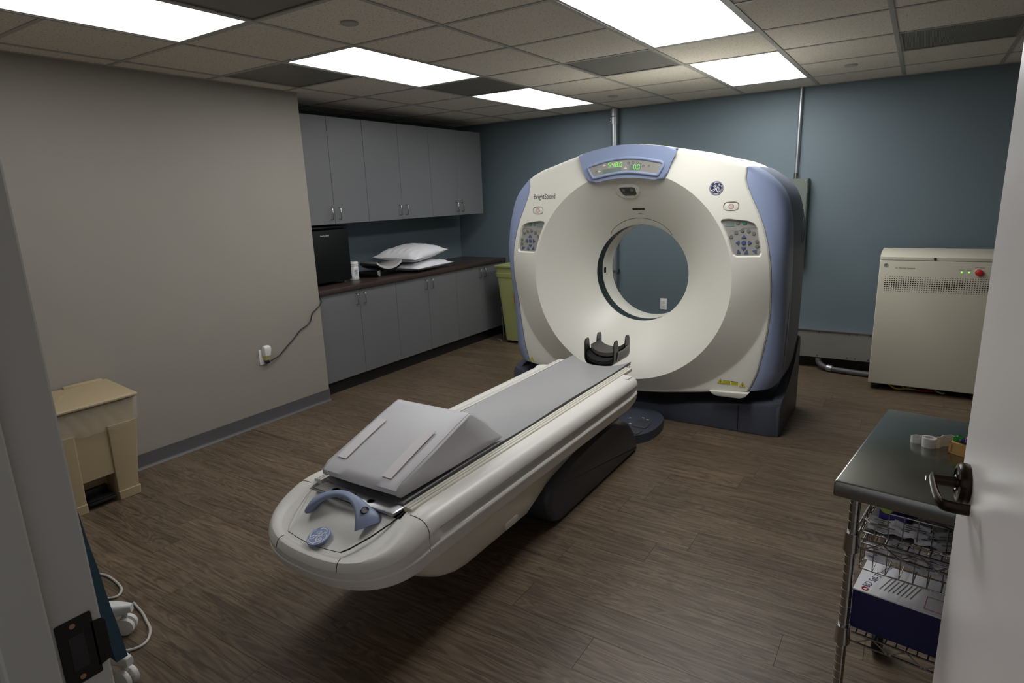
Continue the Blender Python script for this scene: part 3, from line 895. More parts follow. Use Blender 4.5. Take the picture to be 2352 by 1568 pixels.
# keypads sunk into the recesses
for s in (1, -1):
    ol, cc = kp_outline(s, 1.0)
    mt = g_frame(*cc)
    nrm = mt.to_3x3() @ Vector((0, 0, 1))
    bm = bmesh.new(); va = []
    for p_ in ol: va.append(bm.verts.new(g_pt(*p_) - nrm * .0165))
    f = bm.faces.new(va); ext = bmesh.ops.extrude_face_region(bm, geom=[f]); bmesh.ops.translate(bm, verts=[v for v in ext['geom'] if isinstance(v, bmesh.types.BMVert)], vec=-nrm * .006)
    kp = finish('keypad', bm, M['panel_grey'], gantry, 0)
    def put(name, X, z, bmx, m_):
        q = g_frame(X, z); q.translation = q.translation - nrm * .0165
        bmesh.ops.transform(bmx, matrix=q, verts=bmx.verts[:]); finish(name, bmx, m_, kp, 30)
    ox = s * .788
    rb_ = [(-.076, .034), (-.048, .060), (-.012, .073), (.025, .070), (.056, .055), (.078, .006), (.080, -.024)]
    for a, b in rb_:
        bmx = bmesh.new(); lathe(bmx, [(0, .004), (.0105, .004), (.0115, .003), (.0115, 0)], (0, 0, 0), 'z', 16); put('button', ox + s * (a - .004), 1.292 + b, bmx, M['button_grey'])
    for a, b, m_ in ((-.045, .122, 'button_grey'), (-.005, .120, 'button_green')):
        bmx = bmesh.new(); lathe(bmx, [(0, .004), (.012, .004), (.013, .003), (.013, 0)], (0, 0, 0), 'z', 16); put('button', ox + s * a, 1.292 + b, bmx, M[m_])
    bmx = bmesh.new(); lathe(bmx, [(0, .005), (.0125, .005), (.0135, .003), (.0135, 0)], (0, 0, 0), 'z', 18); put('button', ox + s * -.004, 1.290, bmx, M['button_blue'])
    def wedge(rot, pts):
        bmx = bmesh.new(); c_, s_ = math.cos(rot), math.sin(rot)
        prism(bmx, [(x * c_ - y * s_, x * s_ + y * c_) for x, y in pts], 'z', 0, .005, .0012, 1); return bmx
    tri = [(-.016, -.006), (0, .013), (.016, -.006), (.009, -.009), (-.009, -.009)]
    for dx, dz, ro in ((0, .036, 0), (0, -.036, PI), (-.034, 0, PI / 2), (.034, 0, -PI / 2), (-.028, -.058, 2.2), (.020, -.060, -2.2), (.070, -.052, -.6)):
        put('button', ox + s * (-.004 + dx), 1.290 + dz, wedge(ro if s > 0 else -ro, tri), M['button_blue'])
    bmx = bmesh.new(); box(bmx, -.026, .026, -.014, .014, 0, .001); put('lcd', ox - s * .092, 1.404, bmx, M['lcd'])
    bmx = bmesh.new(); tube(bmx, [(-.075, -.012, 0), (-.02, -.012, 0), (.0, .004, 0), (.085, .004, 0)] if s > 0 else [(.075, -.012, 0), (.02, -.012, 0), (0, .004, 0), (-.085, .004, 0)], .0016, 5); put('divider', ox - s * .012, 1.377, bmx, M['button_grey'])
    # emergency stop pill
    mt = g_frame(s * .70, 1.514)
    bm = bmesh.new(); prism(bm, rrect(-.041, .041, -.0225, .0225, .018, 5), 'z', -.016, .0, .004, 3); bmesh.ops.transform(bm, matrix=mt, verts=bm.verts[:])
    st = finish('stop_button', bm, M['white'], gantry, 40)
    bm = bmesh.new(); tube(bm, [(.015 * math.cos(a), .015 * math.sin(a), .0002) for a in [2 * PI * k / 18 for k in range(18)]], .0014, 4, closed=True)
    tube(bm, [(-.010, .006, .0002), (.010, .006, .0002), (0, -.010, .0002)], .0013, 4, closed=True)
    bmesh.ops.transform(bm, matrix=mt, verts=bm.verts[:]); finish('stop_symbol', bm, M['red_line'], st, 0)

# lettering, badge, stickers
mt = g_frame(-.642, 1.612)
text_part('lettering', 'BrightSpeed', .050, M['dark_print'], gantry, mt @ Matrix.Translation((0, -.014, .0004)), .0005, 'CENTER', .80)
mt = g_frame(.604, 1.628); mt.translation = mt.translation
emblem(gantry, mt, .043, M['badge_navy'], M['white_print'], .003)
def sticker(X, z, pts, m_, name='warning_sticker'):
    mt = g_frame(X, z); bm = bmesh.new(); prism(bm, pts, 'z', .0, .0008); bmesh.ops.transform(bm, matrix=mt, verts=bm.verts[:]); return finish(name, bm, m_, gantry, 0)
TRI = [(-.020, -.016), (.020, -.016), (0, .020)]
for X, z in ((.665, .352), (.808, .345), (-.832, .338)):
    o = sticker(X, z, TRI, M['yellow'])
    mt = g_frame(X, z); bm = bmesh.new(); tube(bm, [(-.019, -.0155, .0012), (.019, -.0155, .0012), (0, .019, .0012)], .0012, 4, closed=True); box(bm, -.0018, .0018, -.010, .006, .0008, .0016)
    bmesh.ops.transform(bm, matrix=mt, verts=bm.verts[:]); finish('sticker_print', bm, M['black'], o, 0)
for X in (.705, .757):
    o = sticker(X, .350, [(-.023, -.013), (.023, -.013), (.023, .013), (-.023, .013)], M['yellow'])
    mt = g_frame(X, .350); bm = bmesh.new()
    if X < .73:
        tube(bm, [(-.022, -.012, .001), (.022, -.012, .001), (.022, .012, .001), (-.022, .012, .001)], .0012, 4, closed=True)
    else:
        box(bm, -.022, .022, .008, .013, .0008, .0014)
    for k in range(2): box(bm, -.015, .015, -.006 + k * .006, -.0045 + k * .006, .0008, .0012)
    bmesh.ops.transform(bm, matrix=mt, verts=bm.verts[:]); finish('sticker_print', bm, M['black'], o, 0)

# ------------------------------------------------------------------ patient table
TX = .352
table = thing('patient_table', 'long low off-white patient table with grey pad and blue handle before the scanner', 'patient table', (TX, -.2, 0))
HW = .352
YE, YN, NL = .835, -1.12, .275        # far end, start of the nose, nose length
def plan():
    """right half of the plan outline, from the far end to the nose tip: (X, y, nx, ny)"""
    out = []
    for k in range(5):                                            # rounded far corner
        a = math.radians(90 - 90 * k / 4); out.append((HW - .03 + .03 * math.cos(a), YE - .03 + .03 * math.sin(a), math.cos(a), math.sin(a)))
    n = 34
    for k in range(1, n): out.append((HW, YE - .03 + (YN - YE + .03) * k / n, 1, 0))
    e = 2.6; m_ = 26
    for k in range(m_ + 1):
        a = PI / 2 * k / m_
        X = HW * math.cos(a) ** (2 / e) if k < m_ else 0.0
        y_ = YN - NL * math.sin(a) ** (2 / e)
        gx = (max(X, 1e-6) / HW) ** (e - 1) / HW; gy = -(max(YN - y_, 1e-6) / NL) ** (e - 1) / NL
        l = math.hypot(gx, gy); out.append((X, y_, gx / l, gy / l))
    return out
PLAN = plan()
def drop(y_):                                                    # the nose slopes down
    t = max(0.0, -1.10 - y_); return .32 * t
def groove(y_, a=-1.03, b=.795):
    return smoothstep(a, a + .05, y_) * (1 - smoothstep(b - .05, b, y_))
LEV = [(.105, .5400, 1), (.085, .5405, 1), (.055, .5395, 1), (.034, .5355, 1), (.017, .5265, 1), (.006, .512, 1), (.001, .497, .9), (0, .486, .8), (0, .482, .7), (.026, .474, .65), (.032, .458, .6), (.028, .444, .5), (.004, .431, .45), (0, .424, .4), (0, .417, .35), (.004, .411, .3), (.005, .390, .2), (.009, .366, .15), (.022, .353, .1), (.04, .348, .08)]
bm = bmesh.new(); halves = {}
for s in (1, -1):
    rows = []
    for (X, y_, nx, ny) in PLAN:
        g = groove(y_); row = []
        for li, (off, z, dk) in enumerate(LEV):
            o_ = off * (1 - .62 * abs(ny)) if (li < 6 and ny < 0) else off
            if li in (9, 10, 11): o_ = off * g + .001 * (1 - g)
            zz = z - drop(y_) * dk
            lift = .035 * smoothstep(.70, YE, y_) * (1 - dk) ** 2      # underside curves up at the far end
            xx = max(0.0, X - nx * o_) if nx * o_ > 0 else X - nx * o_
            row.append((TX + s * xx, y_ - ny * o_, zz + lift))
        rows.append(row)
    halves[s] = rows
for s in (1, -1): grid(bm, halves[s])
top = []
for i in range(len(PLAN)):
    R_, L_ = Vector(halves[1][i][0]), Vector(halves[-1][i][0]); sunk = smoothstep(-1.125, -1.115, R_.y)     # trough the cradle rides in
    row = [R_]
    for q in (.98, .96, .5, 0, -.5, -.96, -.98):
        w_ = abs(R_.x - TX); p_ = Vector((TX + w_ * q, R_.y, R_.z - (.004 * (1 - q * q)) * (1 - sunk) - (.09 * sunk if abs(q) < .97 else 0)))
        row.append(p_)
    top.append(row + [L_])
grid(bm, top)
bot = [[halves[1][i][-1], halves[-1][i][-1]] for i in range(len(PLAN))]
grid(bm, bot)
endr = []
for p_, q_ in zip(halves[1][0], halves[-1][0]):
    w_ = abs(p_[0] - TX); zc = min(p_[2], .450)
    endr.append([p_, (TX + w_ * .98, p_[1], p_[2])] + [(TX + w_ * q, p_[1], zc) for q in (.96, .5, 0, -.5, -.96)] + [(TX - w_ * .98, p_[1], p_[2]), q_])
grid(bm, endr)
bmesh.ops.remove_doubles(bm, verts=bm.verts[:], dist=2e-4)
finish('table_body', bm, M['table_white'], table, 26)

def deck(X, y_):                                                 # height of the top surface on the nose
    return .5405 - drop(y_)
# seams: cap joint across the shoulders, centre panel outline
def surf_pts(y_, s, n0=0, n1=17):
    i = min(range(len(PLAN)), key=lambda k: abs(PLAN[k][1] - y_) + (9 if PLAN[k][0] < .2 else 0))
    return [Vector(p_) for p_ in halves[s][i][n0:n1]]
for s in (1, -1):
    pts = surf_pts(-1.10, s, 1, 14); c0 = Vector((TX, pts[0].y, .45))
    bm = bmesh.new(); tube(bm, [p_ + (p_ - c0).normalized() * -.0006 for p_ in pts], .0016, 5); finish('cap_seam', bm, M['dark_seam'], table, 60)
pan = [(.235, -1.115), (.222, -1.18), (.195, -1.25), (.160, -1.315), (.140, -1.337)]
bm = bmesh.new(); tube(bm, [(TX + x, y_, deck(x, y_) - .0008 + .001) for x, y_ in pan], .0030, 6); finish('panel_seam', bm, M['dark_seam'], table, 60)
bm = bmesh.new(); tube(bm, [(TX - x, y_, deck(x, y_) + .0002) for x, y_ in pan], .0011, 5); finish('panel_seam', bm, M['panel_grey'], table, 60)
bm = bmesh.new(); arc = [(TX + .140 - .280 * k / 10, -1.337 - .012 * math.sin(PI * k / 10)) for k in range(11)]
tube(bm, [(x, y_, deck(x, y_) - .001) for x, y_ in arc], .0014, 5); finish('panel_seam', bm, M['dark_seam'], table, 60)

for s in (1, -1):                                                # the centre panel's joint runs on down the nose
    i = min(range(40, len(PLAN)), key=lambda k: abs(PLAN[k][0] - .150))
    pts = [Vector(p_) for p_ in halves[s][i][1:8]]
    bm = bmesh.new(); tube(bm, pts, .0016, 5); finish('panel_seam', bm, M['dark_seam'], table, 60)

# pad on the curved cradle
bm = bmesh.new(); rows = []
ys = [-1.085, -1.08, -1.06] + [-1.0 + 1.95 * k / 30 for k in range(31)] + [.985, 1.0, 1.003]
def cr(X): return .518 + .036 * (abs(X) / .208) ** 2.2
for i, y_ in enumerate(ys):
    sh = .004 if i in (0, len(ys) - 1) else 0
    row = []
    for k in range(21):
        X = -.208 + .416 * k / 20
        row.append((TX + X, y_ + .05 * (abs(X) / .208) ** 2 * smoothstep(.6, 1.0, y_) , cr(X) - sh + (.003 * math.sin(y_ * 7) if abs(X) > .19 else 0)))
    for k in range(20, -1, -1):
        X = -.208 + .416 * k / 20
        row.append((TX + X * .985, y_ + .05 * (abs(X) / .208) ** 2 * smoothstep(.6, 1.0, y_), cr(X) - .020))
    row.append(row[0]); rows.append(row)
V = grid(bm, rows)
bm.faces.new([V[0][k] for k in range(42)]); bm.faces.new([V[-1][k] for k in range(41, -1, -1)])
bmesh.ops.remove_doubles(bm, verts=bm.verts[:], dist=1e-5)
finish('table_pad', bm, M['vinyl_pad'], table, 50)
bm = bmesh.new(); rows = []
for y_ in (-1.09, -1.0, .0, .97, .985):
    row = []
    for k in range(15):
        X = -.214 + .428 * k / 14; row.append((TX + X, y_ + (.05 * (abs(X) / .214) ** 2 if y_ > .9 else 0), cr(X * .97) - .022))
    for k in range(14, -1, -1):
        X = -.214 + .428 * k / 14; row.append((TX + X * .9, y_, .478))
    row.append(row[0]); rows.append(row)
V = grid(bm, rows); bm.faces.new([V[0][k] for k in range(30)]); bm.faces.new([V[-1][k] for k in range(29, -1, -1)])
finish('cradle', bm, M['black'], table, 50)
# ribbed rails either side of the cradle
for s in (1, -1):
    bm = bmesh.new()
    pr = [(.220, .528), (.220, .549), (.232, .549), (.233, .545), (.2345, .545), (.2355, .549), (.246, .548), (.247, .544), (.2485, .544), (.2495, .548), (.260, .547), (.262, .543), (.262, .528)]
    prism(bm, [(TX + s * x, z) for x, z in pr], 'y', -1.105, .945)
    finish('rail', bm, M['cream'] if s > 0 else M['table_white'], table, 25)
    bm = bmesh.new()
    for x in (.2337, .2478): box(bm, TX + s * x - .0008, TX + s * x + .0008, -1.104, .944, .5455, .5468)
    finish('rail_groove', bm, M['dark_seam'], table, 0)
# metal end plate with three holes
bm = bmesh.new(); prism(bm, [(TX - .205, .530), (TX - .205, .540), (TX - .200, .544), (TX + .212, .544), (TX + .217, .540), (TX + .217, .530)], 'y', -1.158, -1.098, .003, 2)
pl = finish('end_plate', bm, M['steel'], table, 40)
for X in (-.11, -.02, .08):
    bm = bmesh.new(); lathe(bm, [(0, .0), (.012, .0), (.014, .0014), (.0165, .0004)], (TX + X, -1.127, .5440), 'z', 18); finish('plate_hole', bm, M['dark_seam'], pl, 30)
# blue bow handle
path, rad = [], []
for k in range(25):
    t = k / 24; X = -.150 + .300 * t; h = math.sin(PI * t) ** .55
    y_ = -1.208 + .034 * math.sin(PI * t)
    path.append((TX + X, y_, deck(0, y_) - .004 + .058 * h))
    fl_ = abs(2 * t - 1) ** 3
    rad.append((.0105 + .008 * fl_, .0175 + .040 * fl_))
bm = bmesh.new(); tube(bm, path, rad, 14, up=(0, 0, 1)); hd = finish('handle', bm, M['blue'], table, 60)
for t_, s in ((.90, 1),):
    k = int(t_ * 24); p_ = Vector(path[k])
    q = frame(p_ + Vector((s * .012, -.004, .0135)), (1, 0, -s * .75) if s > 0 else (1, 0, .75), (0, 1, 0))
    bm = bmesh.new(); lathe(bm, [(0, -.001), (.0105, -.001), (.012, .0005), (.0125, -.006)], (0, 0, 0), 'z', 18); bmesh.ops.transform(bm, matrix=q @ Matrix.Diagonal((1, 1.4, 1, 1)), verts=bm.verts[:]); finish('handle_hole', bm, M['toe_black'], hd, 40)
ym = -1.313; zz = deck(0, ym)
q = frame((TX + .0, ym, zz - .002), (1, 0, 0), (0, 1, -.32 * -1))
emblem(table, q, .044, M['badge_blue'], M['white_print'], .005)

# lower shell
LP = [(.336, -1.22, .385), (.335, -1.205, .345), (.332, -1.16, .300), (.328, -1.10, .260), (.322, -1.03, .232), (.312, -.97, .215), (.290, -.92, .205), (.23, -.87, .200)]
bm = bmesh.new(); rows = []
for w_, yn, z in LP:
    ring = []
    for k in range(9):
        a = PI / 2 * k / 8; ring.append((w_ * math.cos(a) ** .7 if k < 8 else 0, yn + .10 - .10 * math.sin(a) ** .7))
    full = [(TX + w_ * .80, .60), (TX + w_ * .80, -.15), (TX + w_, -.42)] + [(TX + x, y_) for x, y_ in ring] + [(TX - x, y_) for x, y_ in ring[-2::-1]] + [(TX - w_, -.42), (TX - w_ * .80, -.15), (TX - w_ * .80, .60)]
    rows.append([(x, y_, z + .0 + (.0 if y_ < 0 else (.372 - z) * smoothstep(.3, .6, y_) * .9)) for x, y_ in full])
V = grid(bm, rows); bm.faces.new([V[-1][k] for k in range(len(rows[0]))])
finish('lower_shell', bm, M['white2'], table, 35)
bm = bmesh.new(); prism(bm, rrect(-.62, -.52, .232, .268, .012), 'x', TX + .318, TX + .3305, .003); finish('service_flap', bm, M['white2'], table, 35)
# charcoal pedestal hump
prof = [(-.085, 0), (-.15, .03), (-.187, .075), (-.205, .125), (-.205, .168), (-.175, .215), (-.10, .245), (.10, .275), (.40, .300), (.60, .300), (.72, .280), (.82, .230), (.90, .150), (.945, .070), (.952, .03), (.945, 0)]
bm = bmesh.new(); prism(bm, [(p_[0], p_[1]) for p_ in prof], 'x', TX - .300, TX + .305, .036, 5); finish('pedestal_cover', bm, M['charcoal'], table, 50)
bm = bmesh.new(); box(bm, TX - .24, TX + .24, -.1, .80, .0, .40, .02); finish('pedestal', bm, M['charcoal'], table, 40)
# foot-pedal platform
cl = []
for k in range(56):
    a = 2 * PI * k / 56; cl.append((TX + .01 + .318 * math.copysign(abs(math.cos(a)) ** .8, math.cos(a)), min(1.562, 1.27 + .315 * math.copysign(abs(math.sin(a)) ** .8, math.sin(a)))))
cl = [p_ for i, p_ in enumerate(cl) if not (p_[1] >= 1.5619 and cl[i - 1][1] >= 1.5619 and cl[(i + 1) % 56][1] >= 1.5619)]
bm = bmesh.new(); prism(bm, cl, 'z', 0, .062, .012, 3); ped = finish('foot_platform', bm, M['navy_base'], table, 50)
for a, b, c_, d_ in ((.05, .15, 1.02, 1.12), (.17, .27, 1.17, 1.30), (.165, .265, 1.05, 1.145)):
    bm = bmesh.new(); prism(bm, rrect(TX + a, TX + b, c_, d_, .02), 'z', .05, .070, .005, 2); finish('pedal', bm, M['charcoal'], ped, 50)
for x, y_ in ((.06, 1.18), (.09, 1.32), (.13, 1.22), (.17, 1.36), (.21, 1.34)):
    bm = B(TX + x, TX + x + .018, y_, y_ + .008, .0615, .0628); finish('pedal_symbol', bm, M['white_print'], ped, 0)

# ------------------------------------------------------------------ wedge cushion on the table
wd = thing('wedge_cushion', 'grey vinyl wedge cushion with two pale strips lying on the patient table', 'cushion', (TX - .02, -.75, .55))
def wedge_sec(x, bulge):
    b = bulge
    return [(x, -1.080, .560), (x, -1.098 - .004 * b, .575), (x, -1.098, .592), (x, -1.070, .614), (x, -.90, .668 + .008 * b), (x, -.75, .717 + .007 * b), (x, -.672, .740), (x, -.648, .746), (x, -.626, .738), (x, -.55, .682 + .006 * b), (x, -.455, .602), (x, -.420, .574), (x, -.414, .560), (x, -.43, .556), (x, -.75, .556)]
bm = bmesh.new(); rows = []
for k in range(15):
    t = k / 14; x = .138 + (.540 - .138) * t; e = math.sin(PI * t)
    rows.append(wedge_sec(x, 1.2 * e))
rows = [r + [r[0]] for r in rows]
# rounded side faces
def inset(sec, dx, k):
    cy_ = sum(p_[1] for p_ in sec) / len(sec); cz_ = sum(p_[2] for p_ in sec) / len(sec)
    return [(p_[0] + dx, cy_ + (p_[1] - cy_) * k, cz_ + (p_[2] - cz_) * k) for p_ in sec]
rows = [inset(rows[0], -.010, .5), inset(rows[0], -.008, .93), inset(rows[0], -.003, .985)] + rows + [inset(rows[-1], .003, .985), inset(rows[-1], .008, .93), inset(rows[-1], .010, .5)]
V = grid(bm, rows); bm.faces.new(V[0][:-1]); bm.faces.new(V[-1][:-1][::-1])
bmesh.ops.remove_doubles(bm, verts=bm.verts[:], dist=1e-5)
finish('cushion_body', bm, M['vinyl'], wd, 40)
for x, sec in ((.142, 0), (.537, 14)):
    bm = bmesh.new(); tube(bm, [Vector(p_) for p_ in wedge_sec(x, .1)], .0024, 5, closed=True); finish('piping', bm, M['vinyl'], wd, 60)
for xa, xb, ya, yb in ((.165, .213, -1.040, -.80), (.438, .486, -1.070, -.80)):
    bm = bmesh.new(); rows = []
    for k in range(9):
        y_ = ya + (yb - ya) * k / 8
        z = interp([(-1.098, .592), (-1.070, .614), (-.90, .6755), (-.75, .724)], y_) + .0035
        rows.append([(xa, y_, z), (xb, y_, z)])
    V = grid(bm, rows); ex = bmesh.ops.extrude_face_region(bm, geom=bm.faces[:]); bmesh.ops.translate(bm, verts=[v for v in ex['geom'] if isinstance(v, bmesh.types.BMVert)], vec=(0, 0, .0018))
    finish('hook_strip', bm, M['velcro'], wd, 30)

wd.location.z += .003
# ------------------------------------------------------------------ head holder on the far end
hh = thing('head_holder', 'black curved head holder with four prongs clipped to the table end', 'head holder', (TX, 1.12, .47))
bm = bmesh.new(); rows = []
def hsec(y_, top, tk=.006, w=.107, zb=.515):
    """U section: outer then inner"""
    o_, i_ = [], []
    for k in range(25):
        a = PI + PI * k / 24
        cs, sn = math.cos(a), math.sin(a)
        x = w * math.copysign(abs(cs) ** .55, cs); zz_ = math.copysign(abs(sn) ** .8, sn)
        o_.append((TX + x, y_, zb + .055 + .065 * zz_)); i_.append((TX + x * (1 - tk / w), y_, zb + .055 + (.065 - tk) * zz_))
    return [(TX - w, y_, top)] + o_ + [(TX + w, y_, top), (TX + w - tk, y_, top)] + i_[::-1] + [(TX - w + tk, y_, top), (TX - w, y_, top)]
prongy = [(1.018, .575), (1.020, .662), (1.030, .682), (1.068, .685), (1.081, .672), (1.086, .625), (1.092, .607), (1.110, .603), (1.15, .602), (1.195, .603), (1.200, .612), (1.206, .650), (1.212, .674), (1.226, .686), (1.264, .682), (1.276, .660), (1.278, .60)]
for y_, tp in prongy: rows.append(hsec(y_, tp))
V = grid(bm, rows); bm.faces.new(V[0][:-1]); bm.faces.new(V[-1][:-1][::-1])
bmesh.ops.remove_doubles(bm, verts=bm.verts[:], dist=1e-5)
finish('cradle_shell', bm, M['carbon'], hh, 40)
bm = bmesh.new(); rows = []
for k in range(7):
    y_ = 1.10 + .15 * k / 6; row = []
    for j in range(17):
        a = PI + PI * j / 16; row.append((TX + .099 * math.cos(a), y_, .632 + .050 * math.sin(a) + .012 * smoothstep(1.2, 1.25, y_)))
    for j in range(16, -1, -1):
        a = PI + PI * j / 16; row.append((TX + .098 * math.cos(a), y_, .612 + .055 * math.sin(a)))
    row.append(row[0]); rows.append(row)
V = grid(bm, rows); bm.faces.new(V[0][:-1]); bm.faces.new(V[-1][:-1][::-1])
finish('head_pad', bm, mat('grey_foam', C(84, 80, 77), .7), hh, 50)
bm = bmesh.new(); rows = []
for k in range(7):
    y_ = 1.036 + .215 * k / 6; row = []
    for j in range(17):
        a = PI + PI * j / 16; row.append((TX + .1 * math.cos(a), y_, .598 + .052 * math.sin(a) - (.008 if k == 0 else 0)))
    for j in range(16, -1, -1):
        a = PI + PI * j / 16; row.append((TX + .1 * math.cos(a), y_, .56 + .045 * math.sin(a)))
    row.append(row[0]); rows.append(row)
V = grid(bm, rows); bm.faces.new(V[0][:-1]); bm.faces.new(V[-1][:-1][::-1])
finish('liner_pad', bm, mat('black_cloth', C(20, 20, 20), .8), hh, 50)
bm = bmesh.new(); prism(bm, [(1.075, .600), (1.195, .600), (1.21, .612), (1.25, .615), (1.26, .590), (1.20, .562), (1.09, .540), (1.06, .545)], 'x', TX + .108, TX + .114, .002); finish('strap', bm, mat('grey_strap', C(130, 128, 126), .5), hh, 30)
bm = bmesh.new(); box(bm, TX - .075, TX + .075, .990, 1.05, .470, .500, .006); finish('tongue', bm, M['carbon'], hh, 40)
# ------------------------------------------------------------------ casework in the recess
XU, XC = -2.190, -2.064
ZU0, ZU1 = 1.4457, 2.3314
hb = bmesh.new(); tube(hb, [(0, 0, 0), (.026, 0, 0), (.031, 0, .005), (.031, 0, .091), (.026, 0, .096), (0, 0, .096)], .0042, 8)
handle_me = None
def put_handle(door, x, y, z):
    global handle_me
    org = ORG[door.name]
    if handle_me is None:
        o = finish('handle', hb, M['chrome'], door, 50)
        bmesh_shift = org
        # mesh was shifted by the parent origin: undo so it can be shared
        for v in o.data.vertices: v.co += org
        handle_me = o.data
    else:
        o = bpy.data.objects.new('handle', handle_me); COL.objects.link(o); o.parent = door
    o.location = Vector((x, y, z)) - org

def unit(name, label, group, y0, y1, xf, xb, z0, z1, zh):
    t = thing(name, label, 'cabinet', (xf - .2, (y0 + y1) / 2, z0), group)
    finish('body', B(xb, xf - .021, y0, y1, z0, z1), M['cab'], t, 0)
    ym = (y0 + y1) / 2
    for a, b, hy in ((y0, ym, ym - .045), (ym, y1, ym + .045)):
        d = finish('door', B(xf - .020, xf, a + .0016, b - .0016, z0 + .001, z1 - .001, .0012, 1), M['cab'], t, 0)
        put_handle(d, xf, hy, zh)
    return t
yU = [1.0865 + .4497 * k for k in range(-1, 6)]
unit('wall_cabinet', 'grey two-door wall cabinet above the black mini fridge', 'grey wall cabinets', yU[0] + .10, yU[2], XU, XA, ZU0, ZU1, ZU0 + .040)
unit('wall_cabinet', 'grey two-door wall cabinet between two others, above the pillows', 'grey wall cabinets', yU[2], yU[4], XU, XA, ZU0, ZU1, ZU0 + .040)
unit('wall_cabinet', 'grey two-door wall cabinet at the end nearest the teal wall', 'grey wall cabinets', yU[4], yU[6], XU, XA, ZU0, ZU1, ZU0 + .040)
yC = [1.2141 + .463 * k for k in range(-1, 6)]
def bunit(label, a, b):
    t = unit('base_cabinet', label, 'grey base cabinets', a, b, XC, XA + .03, .116, .879, .745)
    finish('toe_kick', B(XA + .03, XC - .05, a, b, 0, .116), M['toe_black'], t, 0)
bunit('grey two-door base cabinet next to the partition wall, below the mini fridge', yC[0], yC[2])
bunit('grey two-door base cabinet between two others, below the pillows', yC[2], yC[4])
bunit('grey two-door base cabinet at the corner, beside the yellow bin', yC[4], YB - .008)
tag(finish('countertop', B(XA, -2.040, YP + .004, YB - .002, .880, .920, .003), M['counter'], None, 30, (-2.3, 2.1, .88)), 'dark brown laminate countertop running along the base cabinets', 'countertop')

# mini fridge
t = thing('mini_fridge', 'black mini fridge standing on the brown countertop', 'fridge', (-2.45, 1.10, .92))
finish('body', B(-2.66, -2.305, .88, 1.322, .940, 1.405, .006), M['black'], t, 40)
finish('top_cover', B(-2.66, -2.262, .876, 1.326, 1.406, 1.428, .006), M['black'], t, 40)
d = finish('door', B(-2.300, -2.252, .88, 1.322, .945, 1.398, .008, 3), mat('fridge_black', C(12, 13, 14), .5, spec=.25), t, 40)
text_part('lettering', 'Hamilton Beach', .0165, M['white_print'], d, frame((-2.2515, 1.005, 1.345), (0, 1, 0), (0, 0, 1)), .0004, 'LEFT', .9)
for yy in (.93, 1.27):
    bm = bmesh.new(); lathe(bm, [(0, 0), (.014, 0), (.014, .02), (0, .02)], (-2.30, yy, .9205), 'z', 14); finish('foot', bm, M['greybox'], t, 40)
    bm = bmesh.new(); lathe(bm, [(0, 0), (.014, 0), (.014, .02), (0, .02)], (-2.60, yy, .9205), 'z', 14); finish('foot', bm, M['greybox'], t, 40)

# wipes canister
t = thing('wipes_canister', 'white plastic wipes canister with a printed label beside the mini fridge', 'canister', (-2.345, 1.425, .92))
bm = bmesh.new(); lathe(bm, [(0, 0), (.046, 0), (.049, .004), (.049, .120), (.046, .126), (.046, .130)], (-2.345, 1.425, .9205), 'z', 32); finish('body', bm, M['plastic_white'], t, 40)
bm = bmesh.new(); lathe(bm, [(.046, .128), (.050, .129), (.050, .138), (.047, .140), (.047, .143), (.051, .145), (.051, .160), (.047, .166), (0, .167)], (-2.345, 1.425, .9205), 'z', 32); finish('lid', bm, M['plastic_white'], t, 40)
bm = bmesh.new()
lathe(bm, [(.0494, .020), (.0494, .105)], (-2.345, 1.425, .9205), 'z', 12, a0=-1.2, a1=.6); lb = finish('label', bm, M['paper'], t, 60)
bm = bmesh.new()
for k in range(6):
    h = .032 + k * .011; lathe(bm, [(.0497, h), (.0497, h + .005)], (-2.345, 1.425, .9205), 'z', 8, a0=-.6 + .05 * (k % 3), a1=.1 + .08 * (k % 2))
finish('label_print', bm, M['dark_print'], lb, 60)

# padded curved supports lying by the pillows
def curved(name, label, loc, L, W, sag, tk, rotz, tilt, mt_top, mt_under, cat='positioning pad'):
    t = thing(name, label, cat, loc, None, rotz, local=True)
    def sheet(o_, th):
        bm = bmesh.new(); rows = []
        for i in range(9):
            x = -L / 2 + L * i / 8; row = []
            for k in range(17):
                v = -1 + 2 * k / 16; row.append((x, v * W / 2, sag * abs(v) ** 2.2 + o_ + tilt * (x + L / 2)))
            for k in range(16, -1, -1):
                v = -1 + 2 * k / 16; row.append((x, v * W / 2, sag * abs(v) ** 2.2 + o_ - th + tilt * (x + L / 2)))
            row.append(row[0]); rows.append(row)
        V = grid(bm, rows); bm.faces.new(V[0][:-1]); bm.faces.new(V[-1][:-1][::-1]); return bm
    finish('pad', sheet(tk + .012, tk * .8), mt_top, t, 45)
    finish('shell', sheet(.012, .012), mt_under, t, 45)
    return t
curved('curved_pad', 'curved grey foam support in a black shell lying against the pillows', (-2.36, 1.80, .962), .36, .27, .055, .026, -.30, .03, mat('pale_foam', C(190, 188, 186), .6), M['carbon'])
t = thing('arm_cradle', 'black half-round arm cradle with a grey end lying on the countertop', 'arm cradle', (-2.27, 1.625, .92), None, .55, local=True)
bm = bmesh.new(); prism(bm, [(-.055 * math.cos(PI * k / 12), .060 - .058 * math.sin(PI * k / 12)) for k in range(13)], 'x', -.22, .035, .003); finish('cradle', bm, M['carbon'], t, 40)
bm = bmesh.new(); prism(bm, [(-.056 * math.cos(PI * k / 12), .061 - .059 * math.sin(PI * k / 12)) for k in range(13)], 'x', .035, .045, .002); finish('end_plate', bm, M['vinyl_pad'], t, 40)

